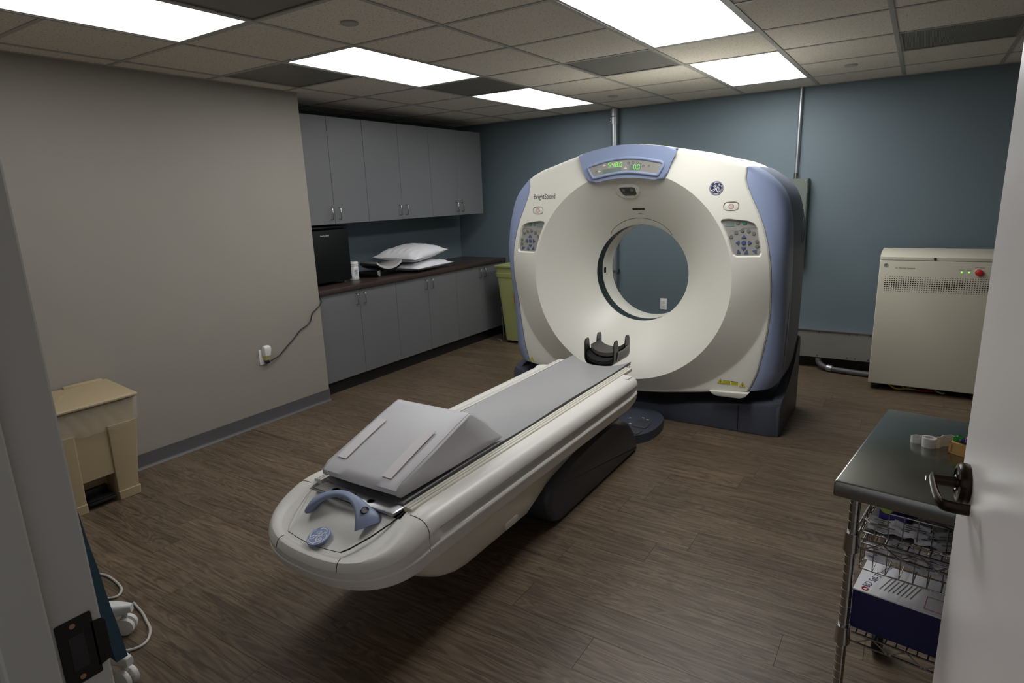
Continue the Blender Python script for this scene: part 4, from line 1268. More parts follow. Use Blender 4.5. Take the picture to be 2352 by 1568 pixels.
# pillows
def pillow(label, loc, rot, L, W, H, seed):
    rnd = random.Random(seed)
    bm = bmesh.new(); n = 34; top, botm = [], []
    ph = [rnd.random() * 6 for _ in range(6)]
    for i in range(n + 1):
        rt, rb = [], []
        for j in range(n + 1):
            u, v = -1 + 2 * i / n, -1 + 2 * j / n
            eu, ev = max(0, 1 - abs(u) ** 2.6), max(0, 1 - abs(v) ** 2.6)
            h = H / 2 * (eu * ev) ** .55
            px = u * L / 2 * (1 - .10 * (1 - abs(v) ** 3) * abs(u) ** 4 * 0 + .0) * (1 - .07 * (1 - v * v))
            py = v * W / 2 * (1 - .07 * (1 - u * u))
            # radial creases near corners and seams
            cr_ = .006 * math.sin(11 * u + 7 * v + ph[0]) * (abs(u * v)) ** .8 + .005 * math.sin(19 * v - 5 * u + ph[1]) * abs(u) ** 2 * (1 - abs(u)) * 4 + .004 * math.sin(23 * u + ph[2]) * abs(v) ** 2 * (1 - abs(v)) * 4
            edge = min(1, (1 - max(abs(u), abs(v))) * 12)
            rt.append((px, py, h + cr_ * edge)); rb.append((px, py, -h * .85 + cr_ * .4 * edge))
        top.append(rt); botm.append(rb)
    grid(bm, top); grid(bm, botm); bmesh.ops.remove_doubles(bm, verts=bm.verts[:], dist=1e-4)
    mtx = Matrix.Translation(loc) @ Euler(rot, 'XYZ').to_matrix().to_4x4()
    bmesh.ops.transform(bm, matrix=mtx, verts=bm.verts[:])
    o = finish('pillow', bm, M['pillow'], None, 60, loc)
    return tag(o, label, 'pillow', 'white pillows on the countertop')
pillow('flat white pillow underneath the plumper one on the countertop', (-2.29, 2.25, .968), (0, .0, .12), .50, .66, .100, 3)
pillow('plump white pillow resting on top of the flatter one', (-2.31, 2.20, 1.094), (.07, .05, .18), .50, .66, .165, 8)

# yellow-green bin in the corner
t = thing('yellow_bin', 'tall tapered yellow-green plastic bin in the corner beside the cabinets', 'bin', (-1.62, 3.24, 0))
def taper(z, g=0):
    k = z / .90; w, d_ = .185 + .075 * k + g, .135 + .06 * k + g
    return rrect(-1.61 - w, -1.61 + w, 3.24 - d_, 3.24 + d_, .04)
bm = bmesh.new(); rows = []
for z, g in ((.03, -.02), (.035, 0), (.75, 0), (.755, .008), (.80, .010), (.805, .002), (.865, .004), (.868, .018), (.885, .018)):
    rows.append([(x, y_, z) for x, y_ in taper(z, g)])
rows = [r + [r[0]] for r in rows]; V = grid(bm, rows); bm.faces.new(V[0][:-1]); bm.faces.new(V[-1][:-1][::-1])
bmesh.ops.remove_doubles(bm, verts=bm.verts[:], dist=1e-5)
finish('bin_body', bm, M['yellow_bin'], t, 40)
bm = bmesh.new(); tube(bm, [(-1.885, 3.20, .02), (-1.875, 3.18, .18), (-1.88, 3.17, .40)], .006, 8); tube(bm, [(-1.90, 3.10, .03), (-1.83, 3.07, .03)], .010, 8); finish('pedal_rod', bm, M['galv'], t, 50)
bm = bmesh.new(); box(bm, -1.62, -1.50, 3.045, 3.052, .48, .66); finish('label', bm, M['red'], t, 0)
for x in (-1.78, -1.54):
    for y_ in (3.15, 3.33):
        bm = bmesh.new(); lathe(bm, [(0, -.012), (.028, -.012), (.03, 0), (.028, .012), (0, .012)], (x, y_, .030), 'x', 16); finish('wheel', bm, M['charcoal'], t, 40)

# ------------------------------------------------------------------ back wall services
t = thing('conduit', 'thick galvanised conduit running down the teal wall behind the scanner', 'conduit', (-.63, 3.49, .55))
bm = bmesh.new(); tube(bm, [(-.63, 3.492, .56), (-.63, 3.492, 2.445)], .034, 20); finish('pipe', bm, M['galv'], t, 50)
bm = bmesh.new(); lathe(bm, [(.035, -.07), (.041, -.07), (.042, -.005), (.039, 0), (.042, .005), (.042, .07), (.035, .07)], (-.63, 3.492, 2.365), 'z', 24); cpl = finish('coupling', bm, M['galv'], t, 30)
for dz in (-.04, -.015, .04):
    bm = bmesh.new(); lathe(bm, [(0, .012), (.008, .012), (.008, 0)], (-.655, 3.455, 2.365 + dz), 'y', 10); xform(bm, Matrix.Translation((0, -.008, 0))); finish('set_screw', bm, M['chrome'], cpl, 30)
bm = bmesh.new(); box(bm, -.68, -.58, 3.515, 3.5375, .80, .83); box(bm, -.672, -.588, 3.452, 3.50, .802, .828); finish('strap', bm, M['chrome'], t, 0)
bm = bmesh.new(); box(bm, -.70, -.56, 3.42, 3.5375, .36, .56); finish('junction_box', bm, M['greybox'], t, 0)
t = thing('conduit', 'thin galvanised conduit dropping from the ceiling into the grey electrical box', 'conduit', (1.09, 3.51, 1.69))
bm = bmesh.new(); tube(bm, [(1.09, 3.512, 1.682), (1.09, 3.512, 2.445)], .0165, 16); finish('pipe', bm, M['galv'], t, 50)
bm = bmesh.new(); lathe(bm, [(.017, 0), (.025, 0), (.025, .012), (.021, .016), (.021, .05), (.017, .055)], (1.09, 3.512, 1.681), 'z', 18); finish('connector', bm, M['chrome'], t, 30)
t = thing('electrical_box', 'grey metal electrical box on the teal wall half hidden by the scanner', 'electrical box', (1.02, 3.5, .9))
M['box_green'] = mat('grey_green_enamel', C(98, 103, 98), .5)
finish('enclosure', B(.82, 1.205, 3.420, 3.537, 1.02, 1.681), M['box_green'], t, 0)
cv = finish('cover', B(.815, 1.200, 3.412, 3.420, 1.015, 1.684), M['box_green'], t, 0)
for x, z in ((1.185, 1.665), (1.185, 1.035), (.84, 1.665), (.84, 1.035)):
    bm = bmesh.new(); lathe(bm, [(0, -.004), (.006, -.004), (.006, 0)], (x, 3.412, z), 'y', 10); finish('screw', bm, M['chrome'], cv, 0)
t = thing('wireway', 'long grey metal wireway running low along the teal wall', 'wireway', (.8, 3.48, .1))
finish('channel', B(-.45, 3.2, 3.440, 3.532, .105, .352, .001, 1), M['greybox'], t, 0)
finish('top_flange', B(-.45, 3.2, 3.430, 3.5375, .352, .358), M['galv'], t, 0)
bm = bmesh.new()
for x in (1.38, 1.62, 1.68, 1.78):
    for z in (.335, .122): lathe(bm, [(0, -.003), (.005, -.003), (.005, 0)], (x, 3.440, z), 'y', 8)
o = finish('screws', bm, M['dark_seam'], t, 0); o.name = 'screw_row'
t = thing('flexible_conduit', 'short grey conduit elbow running below the wireway to the cream cabinet', 'conduit', (1.6, 3.38, .03))
bm = bmesh.new(); tube(bm, catmull([(1.395, 3.415, .104), (1.40, 3.405, .07), (1.44, 3.385, .042), (1.52, 3.36, .030), (1.70, 3.335, .0265), (1.812, 3.322, .0265)], 6), .024, 14); finish('elbow', bm, mat('dark_conduit', C(82, 82, 82), .5), t, 60)
bm = bmesh.new(); tube(bm, [(1.475, 3.375, .036), (1.515, 3.362, .031)], .0295, 14); finish('nut', bm, M['galv'], t, 50)

def outlet(label, o_, ax, up, out, wire=False):
    """duplex outlet: plate in the plane (ax, up), facing out"""
    t = thing('wall_outlet', label, 'outlet', o_)
    q = frame(o_, ax, up)
    bm = bmesh.new(); prism(bm, rrect(-.036, .036, -.058, .058, .004), 'z', 0, .006, .0025, 2); bmesh.ops.transform(bm, matrix=q, verts=bm.verts[:]); pl_ = finish('plate', bm, M['trim_white'], t, 40)
    for dz in (-.020, .020):
        bm = bmesh.new(); prism(bm, rrect(-.017, .017, -.014 + dz, .014 + dz, .008), 'z', .005, .0085, .001, 1); bmesh.ops.transform(bm, matrix=q, verts=bm.verts[:]); so = finish('socket', bm, M['trim_white'], pl_, 40)
        if True:
            bm = bmesh.new()
            box(bm, -.0075, -.0055, dz - .001, dz + .008, .0080, .0088); box(bm, .0055, .0075, dz - .001, dz + .007, .0080, .0088); lathe(bm, [(0, .0088), (.003, .0088), (.003, .008)], (0, dz - .008, 0), 'z', 8)
            bmesh.ops.transform(bm, matrix=q, verts=bm.verts[:])
            o = finish('slots', bm, M['black'], pl_, 0); o.name = 'socket_slots'
    return t
outlet('white duplex outlet on the teal wall seen through the scanner bore', (-.097, YB - .0005, .485), (1, 0, 0), (0, 0, 1), None)
outlet('white duplex outlet on the grey partition wall with a plug-in lamp', (XL + .0005, .150, .515), (0, 1, 0), (0, 0, 1), None)
t = thing('night_light', 'small white plug-in night light in the upper socket of the grey wall', 'night light', (XL + .03, .17, .53))
bm = bmesh.new(); rows = []
for z, w, d0, d1 in ((.490, .020, .008, .030), (.515, .024, .008, .036), (.525, .026, .008, .042), (.575, .030, .008, .050), (.592, .028, .010, .048), (.600, .020, .014, .040)):
    rows.append([(XL + x, .168 + y_, z) for x, y_ in rrect(d0, d1, -w, w, .008)])
rows = [r + [r[0]] for r in rows]; V = grid(bm, rows[2:]); bm.faces.new(V[0][:-1]); bm.faces.new(V[-1][:-1][::-1]); finish('shade', bm, M['trim_white'], t, 40)
bm = bmesh.new(); V = grid(bm, rows[:3]); bm.faces.new(V[0][:-1]); bm.faces.new(V[-1][:-1][::-1]); finish('body', bm, M['amber'], t, 40)
t = thing('appliance_cable', 'black power cord drooping along the grey wall from the outlet to the countertop', 'cord', (XL + .03, .18, .47))
bm = bmesh.new(); box(bm, XL + .0095, XL + .034, .150, .182, .462, .488, .006); finish('plug', bm, M['black'], t, 40)
bm = bmesh.new(); tube(bm, catmull([(XL + .028, .18, .474), (XL + .02, .23, .484), (XL + .012, .286, .497), (XL + .010, .36, .548), (XL + .009, .442, .602), (XL + .010, .50, .650), (XL + .012, .580, .681), (XL + .010, .615, .712), (XL + .010, .634, .760), (XL + .010, .68, .790), (XL + .010, .721, .817), (XL + .008, .740, .845), (XL - .004, .744, .872), (XL - .010, .748, .905), (XL - .022, .752, .928), (XL - .05, .764, .930), (XL - .12, .79, .9255), (-2.30, .84, .9255)], 5), .0045, 8); finish('cable', bm, M['black'], t, 60)

# ------------------------------------------------------------------ power distribution cabinet
t = thing('power_cabinet', 'cream metal power cabinet with red button and perforated vent band', 'power cabinet', (2.19, 3.2, 0))
X0c, X1c, YFc, YBc = 1.815, 2.565, 2.975, 3.40
finish('body', B(X0c, X1c, YFc + .022, YBc, .055, 1.045, .004), M['pcab'], t, 40)
bm = bmesh.new(); prism(bm, [(YFc, 1.046), (YFc, 1.068), (YFc + .012, 1.074), (YFc + .10, 1.100), (YBc, 1.100), (YBc, 1.046)], 'x', X0c, X1c, .006, 2); tc = finish('top_cover', bm, M['pcab'], t, 40)
bm = bmesh.new(); lathe(bm, [(0, -.003), (.010, -.003), (.010, 0)], (2.167, YFc, 1.058), 'y', 14); finish('lock', bm, M['black'], tc, 0)
fp = finish('front_panel', B(X0c, X1c, YFc, YFc + .021, .055, 1.043, .006, 3), M['pcab'], t, 40)
bm = bmesh.new()
hz = [.918 - .0158 * k for k in range(8)]
for i, z in enumerate(hz):
    rr_ = [.0028, .0038, .0048, .0056, .0056, .0048, .0038, .0028][i]
    for k in range(43):
        x = 1.862 + k * .0152 + (i % 2) * .0
        lathe(bm, [(0, YFc - .0006), (rr_, YFc - .0006)], (x, 0, z), 'y', 6)
o = finish('vent_holes', bm, M['black'], fp, 0); o['kind'] = 'stuff'
text_part('lettering', 'GE Medical Systems', .020, M['button_grey'], fp, frame((1.918, YFc - .0004, .980), (1, 0, 0), (0, 0, 1)), .0003, 'LEFT', .8)
bm = bmesh.new(); tube(bm, [(1.859 + .012 * math.cos(a), YFc - .0004, 1.005 + .012 * math.sin(a)) for a in [2 * PI * k / 18 for k in range(18)]], .0025, 5, closed=True); lathe(bm, [(0, YFc - .0008), (.007, YFc - .0008)], (1.859, 0, 1.005), 'y', 12); finish('emblem', bm, M['button_grey'], fp, 0)
for x in (2.337, 2.380):
    bm = bmesh.new(); lathe(bm, [(.006, YFc), (.006, YFc - .002), (.004, YFc - .004), (0, YFc - .0045)], (x, 0, .966), 'y', 12); finish('indicator_lamp', bm, M['led'], fp, 40)
bm = bmesh.new(); lathe(bm, [(.032, YFc), (.032, YFc - .003), (.026, YFc - .004)], (2.440, 0, .966), 'y', 24); bt = finish('button_ring', bm, M['pcab'], fp, 40)
bm = bmesh.new(); lathe(bm, [(.020, YFc - .003), (.023, YFc - .012), (.022, YFc - .020), (.014, YFc - .024), (0, YFc - .025)], (2.440, 0, .966), 'y', 24); finish('emergency_button', bm, M['red'], fp, 40)
bm = bmesh.new(); box(bm, 2.41, 2.468, YFc - .0004, YFc, 1.000, 1.003); box(bm, 2.318, 2.352, YFc - .0004, YFc, .982, .9845); box(bm, 2.362, 2.396, YFc - .0004, YFc, .982, .9845); finish('button_print', bm, M['button_grey'], fp, 0)
for x in (X0c + .05, X1c - .05):
    for y_ in (YFc + .07, YBc - .06):
        bm = bmesh.new(); lathe(bm, [(0, 0), (.03, 0), (.03, .055), (0, .055)], (x, y_, .0005), 'z', 16); finish('foot', bm, M['black'], t, 40)
bm = bmesh.new(); box(bm, X0c + .10, X1c - .10, YFc + .15, YBc - .05, .02, .054); finish('cable_tray', bm, M['black'], t, 0)
for k, (c_, pts) in enumerate(((M['yellow'], [(1.96, 3.06, .035), (2.0, 3.04, .014), (2.06, 3.05, .012), (2.12, 3.10, .03)]), (M['cable_grey'], [(2.04, 3.08, .04), (2.07, 3.06, .014), (2.14, 3.07, .013)]), (M['red'], [(2.14, 3.06, .014), (2.20, 3.05, .012), (2.28, 3.08, .02)]), (M['cable_grey'], [(2.27, 3.05, .03), (2.31, 3.04, .014), (2.33, 3.06, .014)]))):
    bm = bmesh.new(); tube(bm, catmull(pts, 5), .007, 8); finish('cable', bm, c_, t, 60)
# ------------------------------------------------------------------ step-on bin by the grey wall
t = thing('step_on_bin', 'beige plastic step-on waste bin with a clear liner by the grey wall', 'bin', (-1.84, -1.20, 0))
def binr(z, g=0.0):
    k = z / .585
    y1 = -1.002 + .062 * k + g; y0 = -1.438 - .040 * k - g
    x1 = -1.690 + .022 * k + g; x0 = -1.985 - g * .2
    return x0, x1, y0, y1
def ring(z, g=0.0, r=.012):
    x0, x1, y0, y1 = binr(z, g); return [(x, y_, z) for x, y_ in rrect(x0, x1, y0, y1, r, 2)]
bm = bmesh.new(); rows = [ring(.17), ring(.36), ring(.585)]
rows = [r + [r[0]] for r in rows]; V = grid(bm, rows); bm.faces.new(V[0][:-1]); bm.faces.new(V[-1][:-1][::-1]); finish('bucket', bm, M['beige'], t, 35)
# the two front legs framing the pedal bay, back panel, plinth steps
YA, YBq = -1.272, -1.108
for a, b in ((None, YA), (YBq, None)):
    bm = bmesh.new(); rows = []
    for z, g in ((.002, .010), (.050, .010), (.052, .002), (.17, .002), (.36, .004), (.45, .004)):
        x0, x1, y0, y1 = binr(z, g)
        aa, bb = (y0, a_ if (a_ := YA) else 0) if a is None else (YBq, y1)
        rows.append([(x, y_, z) for x, y_ in rrect(x0, x1 + .010, min(aa, bb), max(aa, bb), .008, 2)])
    rows = [r + [r[0]] for r in rows]; V = grid(bm, rows); bm.faces.new(V[0][:-1]); bm.faces.new(V[-1][:-1][::-1]); finish('leg_panel', bm, M['beige'], t, 35)
finish('bay_back', B(-1.98, -1.80, YA, YBq, .01, .2), M['beige'], t, 0)
bm = bmesh.new(); box(bm, -1.80, -1.675, YA + .012, YBq - .012, .025, .042, .006); box(bm, -1.80, -1.77, YA + .012, YBq - .012, .025, .085, .004); box(bm, -1.75, -1.69, YA + .018, YBq - .018, .042, .050, .003); finish('pedal', bm, M['black'], t, 40)
# lid: shallow slab, raised back with a fold line
bm = bmesh.new(); rows = []
x0, x1, y0, y1 = -1.992, -1.640, -1.492, -.925
for z, g in ((.590, -.004), (.594, 0), (.602, 0), (.612, -.010)):
    rows.append([(x, y_, z + (.030 if z > .6 else .0) * smoothstep(-1.70, -1.98, x)) for x, y_ in rrect(x0 - g * .0, x1 + g, y0 - g, y1 + g, .018, 3)])
rows = [r + [r[0]] for r in rows]; V = grid(bm, rows); bm.faces.new(V[0][:-1]); bm.faces.new(V[-1][:-1][::-1]); ld = finish('lid', bm, M['beige'], t, 35)
bm = bmesh.new(); prism(bm, [(-1.985, -1.10), (-1.985, -1.23), (-1.80, -1.30), (-1.70, -1.335), (-1.80, -1.285)], 'z', .628, .636); finish('lid_fold', bm, M['beige'], ld, 0)
bm = bmesh.new(); box(bm, -2.0, -1.965, -1.17, -.96, .60, .655, .01); finish('hinge_block', bm, M['beige'], ld, 40)
# liner bag folded over the rim
bm = bmesh.new(); rows = []
rnd = random.Random(5)
for z, g in ((.588, .006), (.575, .014), (.53, .017), (.48, .016), (.455, .018), (.440, .015)):
    r = ring(z, g, .02)
    rr_ = []
    n = len(r)
    for i in range(n):
        a, b = Vector(r[i]), Vector(r[(i + 1) % n])
        st = max(1, int((b - a).length / .02))
        for k in range(st):
            p_ = a.lerp(b, k / st); w = .0035 * math.sin(p_.y * 90 + z * 40) + .003 * math.sin(p_.y * 41 - z * 60)
            rr_.append((p_.x + w, p_.y, p_.z + (.012 * math.sin(p_.y * 13) + .006 * math.sin(p_.y * 37) if z < .47 else 0) + .03 * (p_.y + 1.0) * (1 if z < .47 else 0)))
    rows.append(rr_)
m_ = min(len(r) for r in rows); rows = [[r[int(i * len(r) / m_)] for i in range(m_)] for r in rows]
rows = [r + [r[0]] for r in rows]; grid(bm, rows); finish('liner', bm, M['liner'], t, 60)

# ------------------------------------------------------------------ rolling stand by the door with a teal cover
t = thing('rolling_stand', 'white caster base of a rolling stand beside the door frame', 'rolling stand', (-.72, -1.93, 0))
HUB = Vector((-.74, -1.93, .11))
ends = [Vector((-.425, -1.655, .098)), Vector((-.125, -1.800, .098)), Vector((-.42, -2.16, .098)), Vector((-.98, -2.16, .098)), Vector((-1.10, -1.80, .098)), Vector((-.78, -1.58, .098))]
bm = bmesh.new(); lathe(bm, [(0, -.03), (.08, -.03), (.09, -.01), (.09, .02), (.05, .05), (0, .05)], HUB, 'z', 28); finish('hub', bm, M['plastic_white'], t, 40)
for e in ends[:2] + ends[3:5]:
    d = (e - HUB); d.z = 0; d.normalize(); n = Vector((-d.y, d.x, 0))
    bm = bmesh.new(); rows = []
    L = (e - HUB).length
    for k in range(12):
        s_ = k / 11; p_ = HUB.lerp(e, s_) + d * (.02 if k == 11 else 0); w = .040 - .012 * s_; h = .026
        if k == 11: w, h = w * .45, h * .6
        pf = rrect(-w, w, -h, h, min(w, h) * .7, 3); rows.append([p_ + n * a + Vector((0, 0, b + .01)) for a, b in pf])
    rows = [r + [r[0]] for r in rows]; V = grid(bm, rows); bm.faces.new(V[0][:-1]); bm.faces.new(V[-1][:-1][::-1]); lg = finish('leg', bm, M['plastic_white'], t, 50)
    c_ = e - d * .012
    for s_ in (-1, 1):
        bm = bmesh.new(); lathe(bm, [(0, -.011), (.022, -.011), (.034, -.008), (.036, 0), (.034, .008), (.022, .011), (0, .011)], (0, 0, 0), 'x', 22)
        q = frame((c_.x + n.x * .015 * s_, c_.y + n.y * .015 * s_, .0365), n, d); bmesh.ops.transform(bm, matrix=q, verts=bm.verts[:]); finish('caster', bm, M['plastic_white'], lg, 50)
    bm = bmesh.new(); lathe(bm, [(.010, .03), (.010, .09)], (c_.x, c_.y, 0), 'z', 10); finish('caster_stem', bm, M['cable_grey'], lg, 40)
bm = bmesh.new(); tube(bm, [HUB, HUB + Vector((0, 0, 1.05))], .018, 14); finish('pole', bm, M['chrome'], t, 50)
t = thing('teal_cover', 'dark teal fabric cover hanging down beside the door frame', 'fabric cover', (-.74, -1.85, .12))
bm = bmesh.new(); rows = []
for k in range(17):
    z = .16 + (1.10 - .16) * k / 16; f_ = 1 - k / 16
    xr = -.317 + .26 * (.9 - z) / .8; xl = -1.16
    row = []
    for j in range(25):
        s_ = j / 24; x = xl + (xr - xl) * s_
        row.append((x + .003 * math.sin(z * 31), -1.808 + .014 * math.sin(s_ * 22 + 1) * (.4 + f_) * math.sin(PI * s_), z + .008 * math.sin(s_ * 17) * f_))
    for j in range(24, -1, -1):
        s_ = j / 24; x = xl + (xr - xl) * s_
        row.append((x, -1.845 + .014 * math.sin(s_ * 22 + 1) * (.4 + f_) * math.sin(PI * s_), z + .008 * math.sin(s_ * 17) * f_))
    row.append(row[0]); rows.append(row)
V = grid(bm, rows); bm.faces.new(V[0][:-1]); bm.faces.new(V[-1][:-1][::-1]); bmesh.ops.remove_doubles(bm, verts=bm.verts[:], dist=1e-5); finish('drape', bm, M['teal_cloth'], t, 60)
def cable(label, pts, r=.0055):
    bm = bmesh.new(); tube(bm, catmull(pts, 7), r, 8); o = finish('floor_cable', bm, M['cable_grey'], None, 60, pts[0]); tag(o, label, 'cable')
cable('pale grey cable looping on the floor behind the rolling stand', [(-1.35, -1.60, .006), (-1.10, -1.555, .006), (-1.001, -1.545, .006), (-.921, -1.522, .006), (-.815, -1.525, .006), (-.745, -1.540, .006), (-.712, -1.572, .006), (-.735, -1.603, .006), (-.80, -1.635, .006), (-.98, -1.70, .006)])
cable('pale grey cable curling on the floor around the white caster leg', [(-.60, -1.56, .006), (-.50, -1.575, .006), (-.434, -1.592, .006), (-.365, -1.612, .006), (-.309, -1.652, .006), (-.302, -1.695, .006), (-.341, -1.738, .006), (-.45, -1.80, .006), (-.62, -1.86, .006)])

# ------------------------------------------------------------------ doorway: frame and open door
bm = bmesh.new()
def jamb(xf, s):
    """hollow-metal jamb profile; xf = rabbet face, s = direction of the opening"""
    return [(xf - s * .04, YF + .016), (xf - s * .002, YF + .016), (xf, YF + .013), (xf, YF - .048), (xf + s * .014, YF - .050), (xf + s * .016, YF - .053), (xf + s * .016, YF - .105), (xf + s * .014, YF - .108), (xf, YF - .110), (xf, YF - .153), (xf - s * .002, YF - .156), (xf - s * .05, YF - .156), (xf - s * .05, YF - .14), (xf - s * .03, YF - .14), (xf - s * .03, YF), (xf - s * .04, YF)]
prism(bm, jamb(JX0, 1), 'z', 0, 2.16); prism(bm, jamb(JX1, -1), 'z', 0, 2.16)
box(bm, JX0 - .05, JX1 + .05, YF - .156, YF + .016, 2.13, 2.18)
tr = struct('trim_1', bm, M['frame_grey'], 'grey painted metal door frame', 'door frame', 25)
bm = bmesh.new()
prism(bm, rrect(YF - .043, YF + .004, .952, 1.056, .003), 'x', JX0 + .0002, JX0 + .0022, .0006, 1)
lip = [(YF + .003, 0), (YF + .010, .0005), (YF + .016, -.003)]
prism(bm, [(YF - .0, .962), (YF + .016, .966), (YF + .020, .975), (YF + .020, 1.030), (YF + .016, 1.036), (YF - .0, 1.038)], 'x', JX0 + .0004, JX0 + .0022, .0006, 1)
sp = finish('strike_plate', bm, M['strike'], tr, 30)
finish('strike_hole', B(JX0 + .0015, JX0 + .0026, YF - .030, YF - .010, .975, 1.030), M['black'], sp, 0)
for z in (.962, 1.046):
    bm = bmesh.new(); lathe(bm, [(0, .0030), (.004, .0030), (.0045, .002)], (JX0, YF - .022, z), 'x', 12); finish('screw', bm, M['bronze_lt'], sp, 30)

# door leaf, built in its own frame: x along the leaf from the hinge, y through the thickness (room face at -y), z up
HX, HY = 2.292, YF + .03
FX, FY = 2.168, -1.020
ang = math.atan2(FY - HY, FX - HX); LW = math.hypot(FX - HX, FY - HY)
dr = bpy.data.objects.new('door_1', None); COL.objects.link(dr); dr.location = (HX, HY, 0); dr.rotation_euler = (0, 0, ang)
ORG[dr.name] = Vector((0, 0, 0)); tag(dr, 'white painted door standing open into the room', 'door', kind='structure')
finish('leaf', B(0, LW, -.045, 0, .008, 2.115, .002, 1), M['door_white'], dr, 30)      # visible face at y = 0 (left of the hinge-to-edge line)
# lever on the visible face
lx, lz = LW - .068, 1.012
bm = bmesh.new(); lathe(bm, [(0, 0), (.041, 0), (.042, .004), (.042, .013), (.038, .019), (.030, .021), (.029, .018), (.017, .017), (.016, .022), (0, .022)], (lx, 0, lz), 'y', 36); rose = finish('rose', bm, M['bronze'], dr, 35)
bm = bmesh.new(); tube(bm, [(lx, .015, lz), (lx, .060, lz)], [.012, .0105], 18); finish('neck', bm, M['bronze'], rose, 40)
pth = [(lx + .014, .060, lz), (lx - .005, .062, lz), (lx - .030, .063, lz - .001), (lx - .060, .063, lz - .003), (lx - .092, .061, lz - .005), (lx - .106, .056, lz - .006), (lx - .112, .044, lz - .006), (lx - .114, .030, lz - .006), (lx - .115, .014, lz - .006)]
cp_ = catmull(pth, 4)
bm = bmesh.new(); tube(bm, cp_, [(.0125 if i else .008, .0055) for i in range(len(cp_))], 12, up=(0, 0, 1)); finish('lever', bm, M['bronze'], rose, 45)
bm = bmesh.new(); lathe(bm, [(0, .001), (.0055, .001), (.0055, 0)], (lx, .0725, lz), 'y', 12); finish('keyhole', bm, M['bronze_lt'], rose, 30)
for z in (.25, 1.05, 1.88):
    bm = bmesh.new(); tube(bm, [(-.006, .004, z - .055), (-.006, .004, z + .055)], .007, 10); finish('hinge', bm, M['bronze'], dr, 40)

# ------------------------------------------------------------------ steel cart
CW, CD = 1.02, .665
ca = math.radians(-8.0)
CO = Vector((1.918, -.915, 0))
cart = thing('steel_cart', 'stainless steel topped wire cart with baskets beside the open door', 'cart', CO, None, ca, local=True)
def cl2w(x, y, z): return Vector((CO.x + x * math.cos(ca) - y * math.sin(ca), CO.y + x * math.sin(ca) + y * math.cos(ca), z))
ZT = .887
bm = bmesh.new()
pr = [(0.0, .842), (0.0, ZT - .010), (.004, ZT - .003), (.012, ZT), (CW - .012, ZT), (CW - .004, ZT - .003), (CW, ZT - .010), (CW, .842), (CW - .004, .842), (CW - .004, ZT - .012), (CW - .013, ZT - .004), (.013, ZT - .004), (.004, ZT - .012), (.004, .842)]
box(bm, 0, CW, 0, CD, .842, ZT, .006, 4)
finish('worktop', bm, M['steel_dark'], cart, 35)
posts = [(.045, .05), (CW - .045, .05), (.045, CD - .05), (CW - .045, CD - .05)]
for i, (px, py) in enumerate(posts):
    bm = bmesh.new(); tube(bm, [(px, py, .115), (px, py, .842)], .0127, 20); po = finish('post', bm, M['chrome'], cart, 50)
    bm = bmesh.new()
    for k in range(28): tube(bm, [(px + .0130 * math.cos(a), py + .0130 * math.sin(a), .13 + k * .0254) for a in [2 * PI * q / 16 for q in range(16)]], .0004, 4, closed=True)
    finish('post_grooves', bm, M['steel'], po, 60)['kind'] = 'stuff'
    for z in (.705, .424):
        bm = bmesh.new(); lathe(bm, [(.0128, -.027), (.0195, -.027), (.020, -.023), (.0175, .020), (.0185, .024), (.0185, .027), (.0128, .027)], (px, py, z), 'z', 20); finish('collar', bm, M['chrome'], po, 35)
    bm = bmesh.new(); lathe(bm, [(0, -.014), (.045, -.014), (.050, -.008), (.050, .008), (.045, .014), (0, .014)], (px + .01, py, .0505), 'x', 24); finish('caster', bm, M['black'], po, 40)
    bm = bmesh.new(); box(bm, px - .012, px - .006, py - .018, py + .018, .045, .115); box(bm, px + .026, px + .032, py - .018, py + .018, .045, .115); box(bm, px - .012, px + .032, py - .018, py + .018, .105, .117); finish('caster_fork', bm, M['steel'], po, 0)
def wire_shelf(z):
    sh = bmesh.new(); r = .0032
    for zz in (z, z - .028):
        for y_ in (.05, CD - .05): tube(sh, [(.065, y_, zz), (CW - .065, y_, zz)], r, 6)
        for x in (.045, CW - .045): tube(sh, [(x, .07, zz), (x, CD - .07, zz)], r, 6)
    for y_ in (.05, CD - .05):
        n = 22; tube(sh, [(.075 + (CW - .15) * k / n, y_, z if k % 2 else z - .028) for k in range(n + 1)], .0022, 5)
    for x in (.045, CW - .045):
        n = 12; tube(sh, [(x, .08 + (CD - .16) * k / n, z if k % 2 else z - .028) for k in range(n + 1)], .0022, 5)
    finish('shelf_rim', sh, M['chrome'], cart, 60)
    wm = None
    for k in range(38):
        x = .075 + (CW - .15) * k / 37
        if wm is None:
            b_ = bmesh.new(); tube(b_, [(0, .05, z), (0, CD - .05, z)], .0017, 5); o = finish('shelf_wire', b_, M['chrome'], cart, 60); wm = o.data; o.location.x = x
        else:
            o = bpy.data.objects.new('shelf_wire', wm); COL.objects.link(o); o.parent = cart; o.location.x = x
    sh = bmesh.new()
    for y_ in (.2, .33, .46): tube(sh, [(.045, y_, z - .005), (CW - .045, y_, z - .005)], .0026, 6)
    finish('shelf_brace', sh, M['chrome'], cart, 60)
wire_shelf(.720); wire_shelf(.438)

def in_cart(name, label, cat, group=None):
    """top-level thing in the cart frame"""
    return thing(name, label, cat, CO, group, ca, local=True)
def solo(name, bm, m_, label, cat, group=None, smooth=35, base=None):
    o = finish(name, bm, m_, None, 0)
    me = o.data
    b_ = Vector(base) if base else Vector((0, 0, 0))
    for v in me.vertices: v.co -= b_
    if smooth:
        for p_ in me.polygons: p_.use_smooth = True
        me.set_sharp_from_angle(angle=math.radians(smooth))
    o.location = cl2w(*b_); o.rotation_euler = (0, 0, ca)
    return tag(o, label, cat, group)

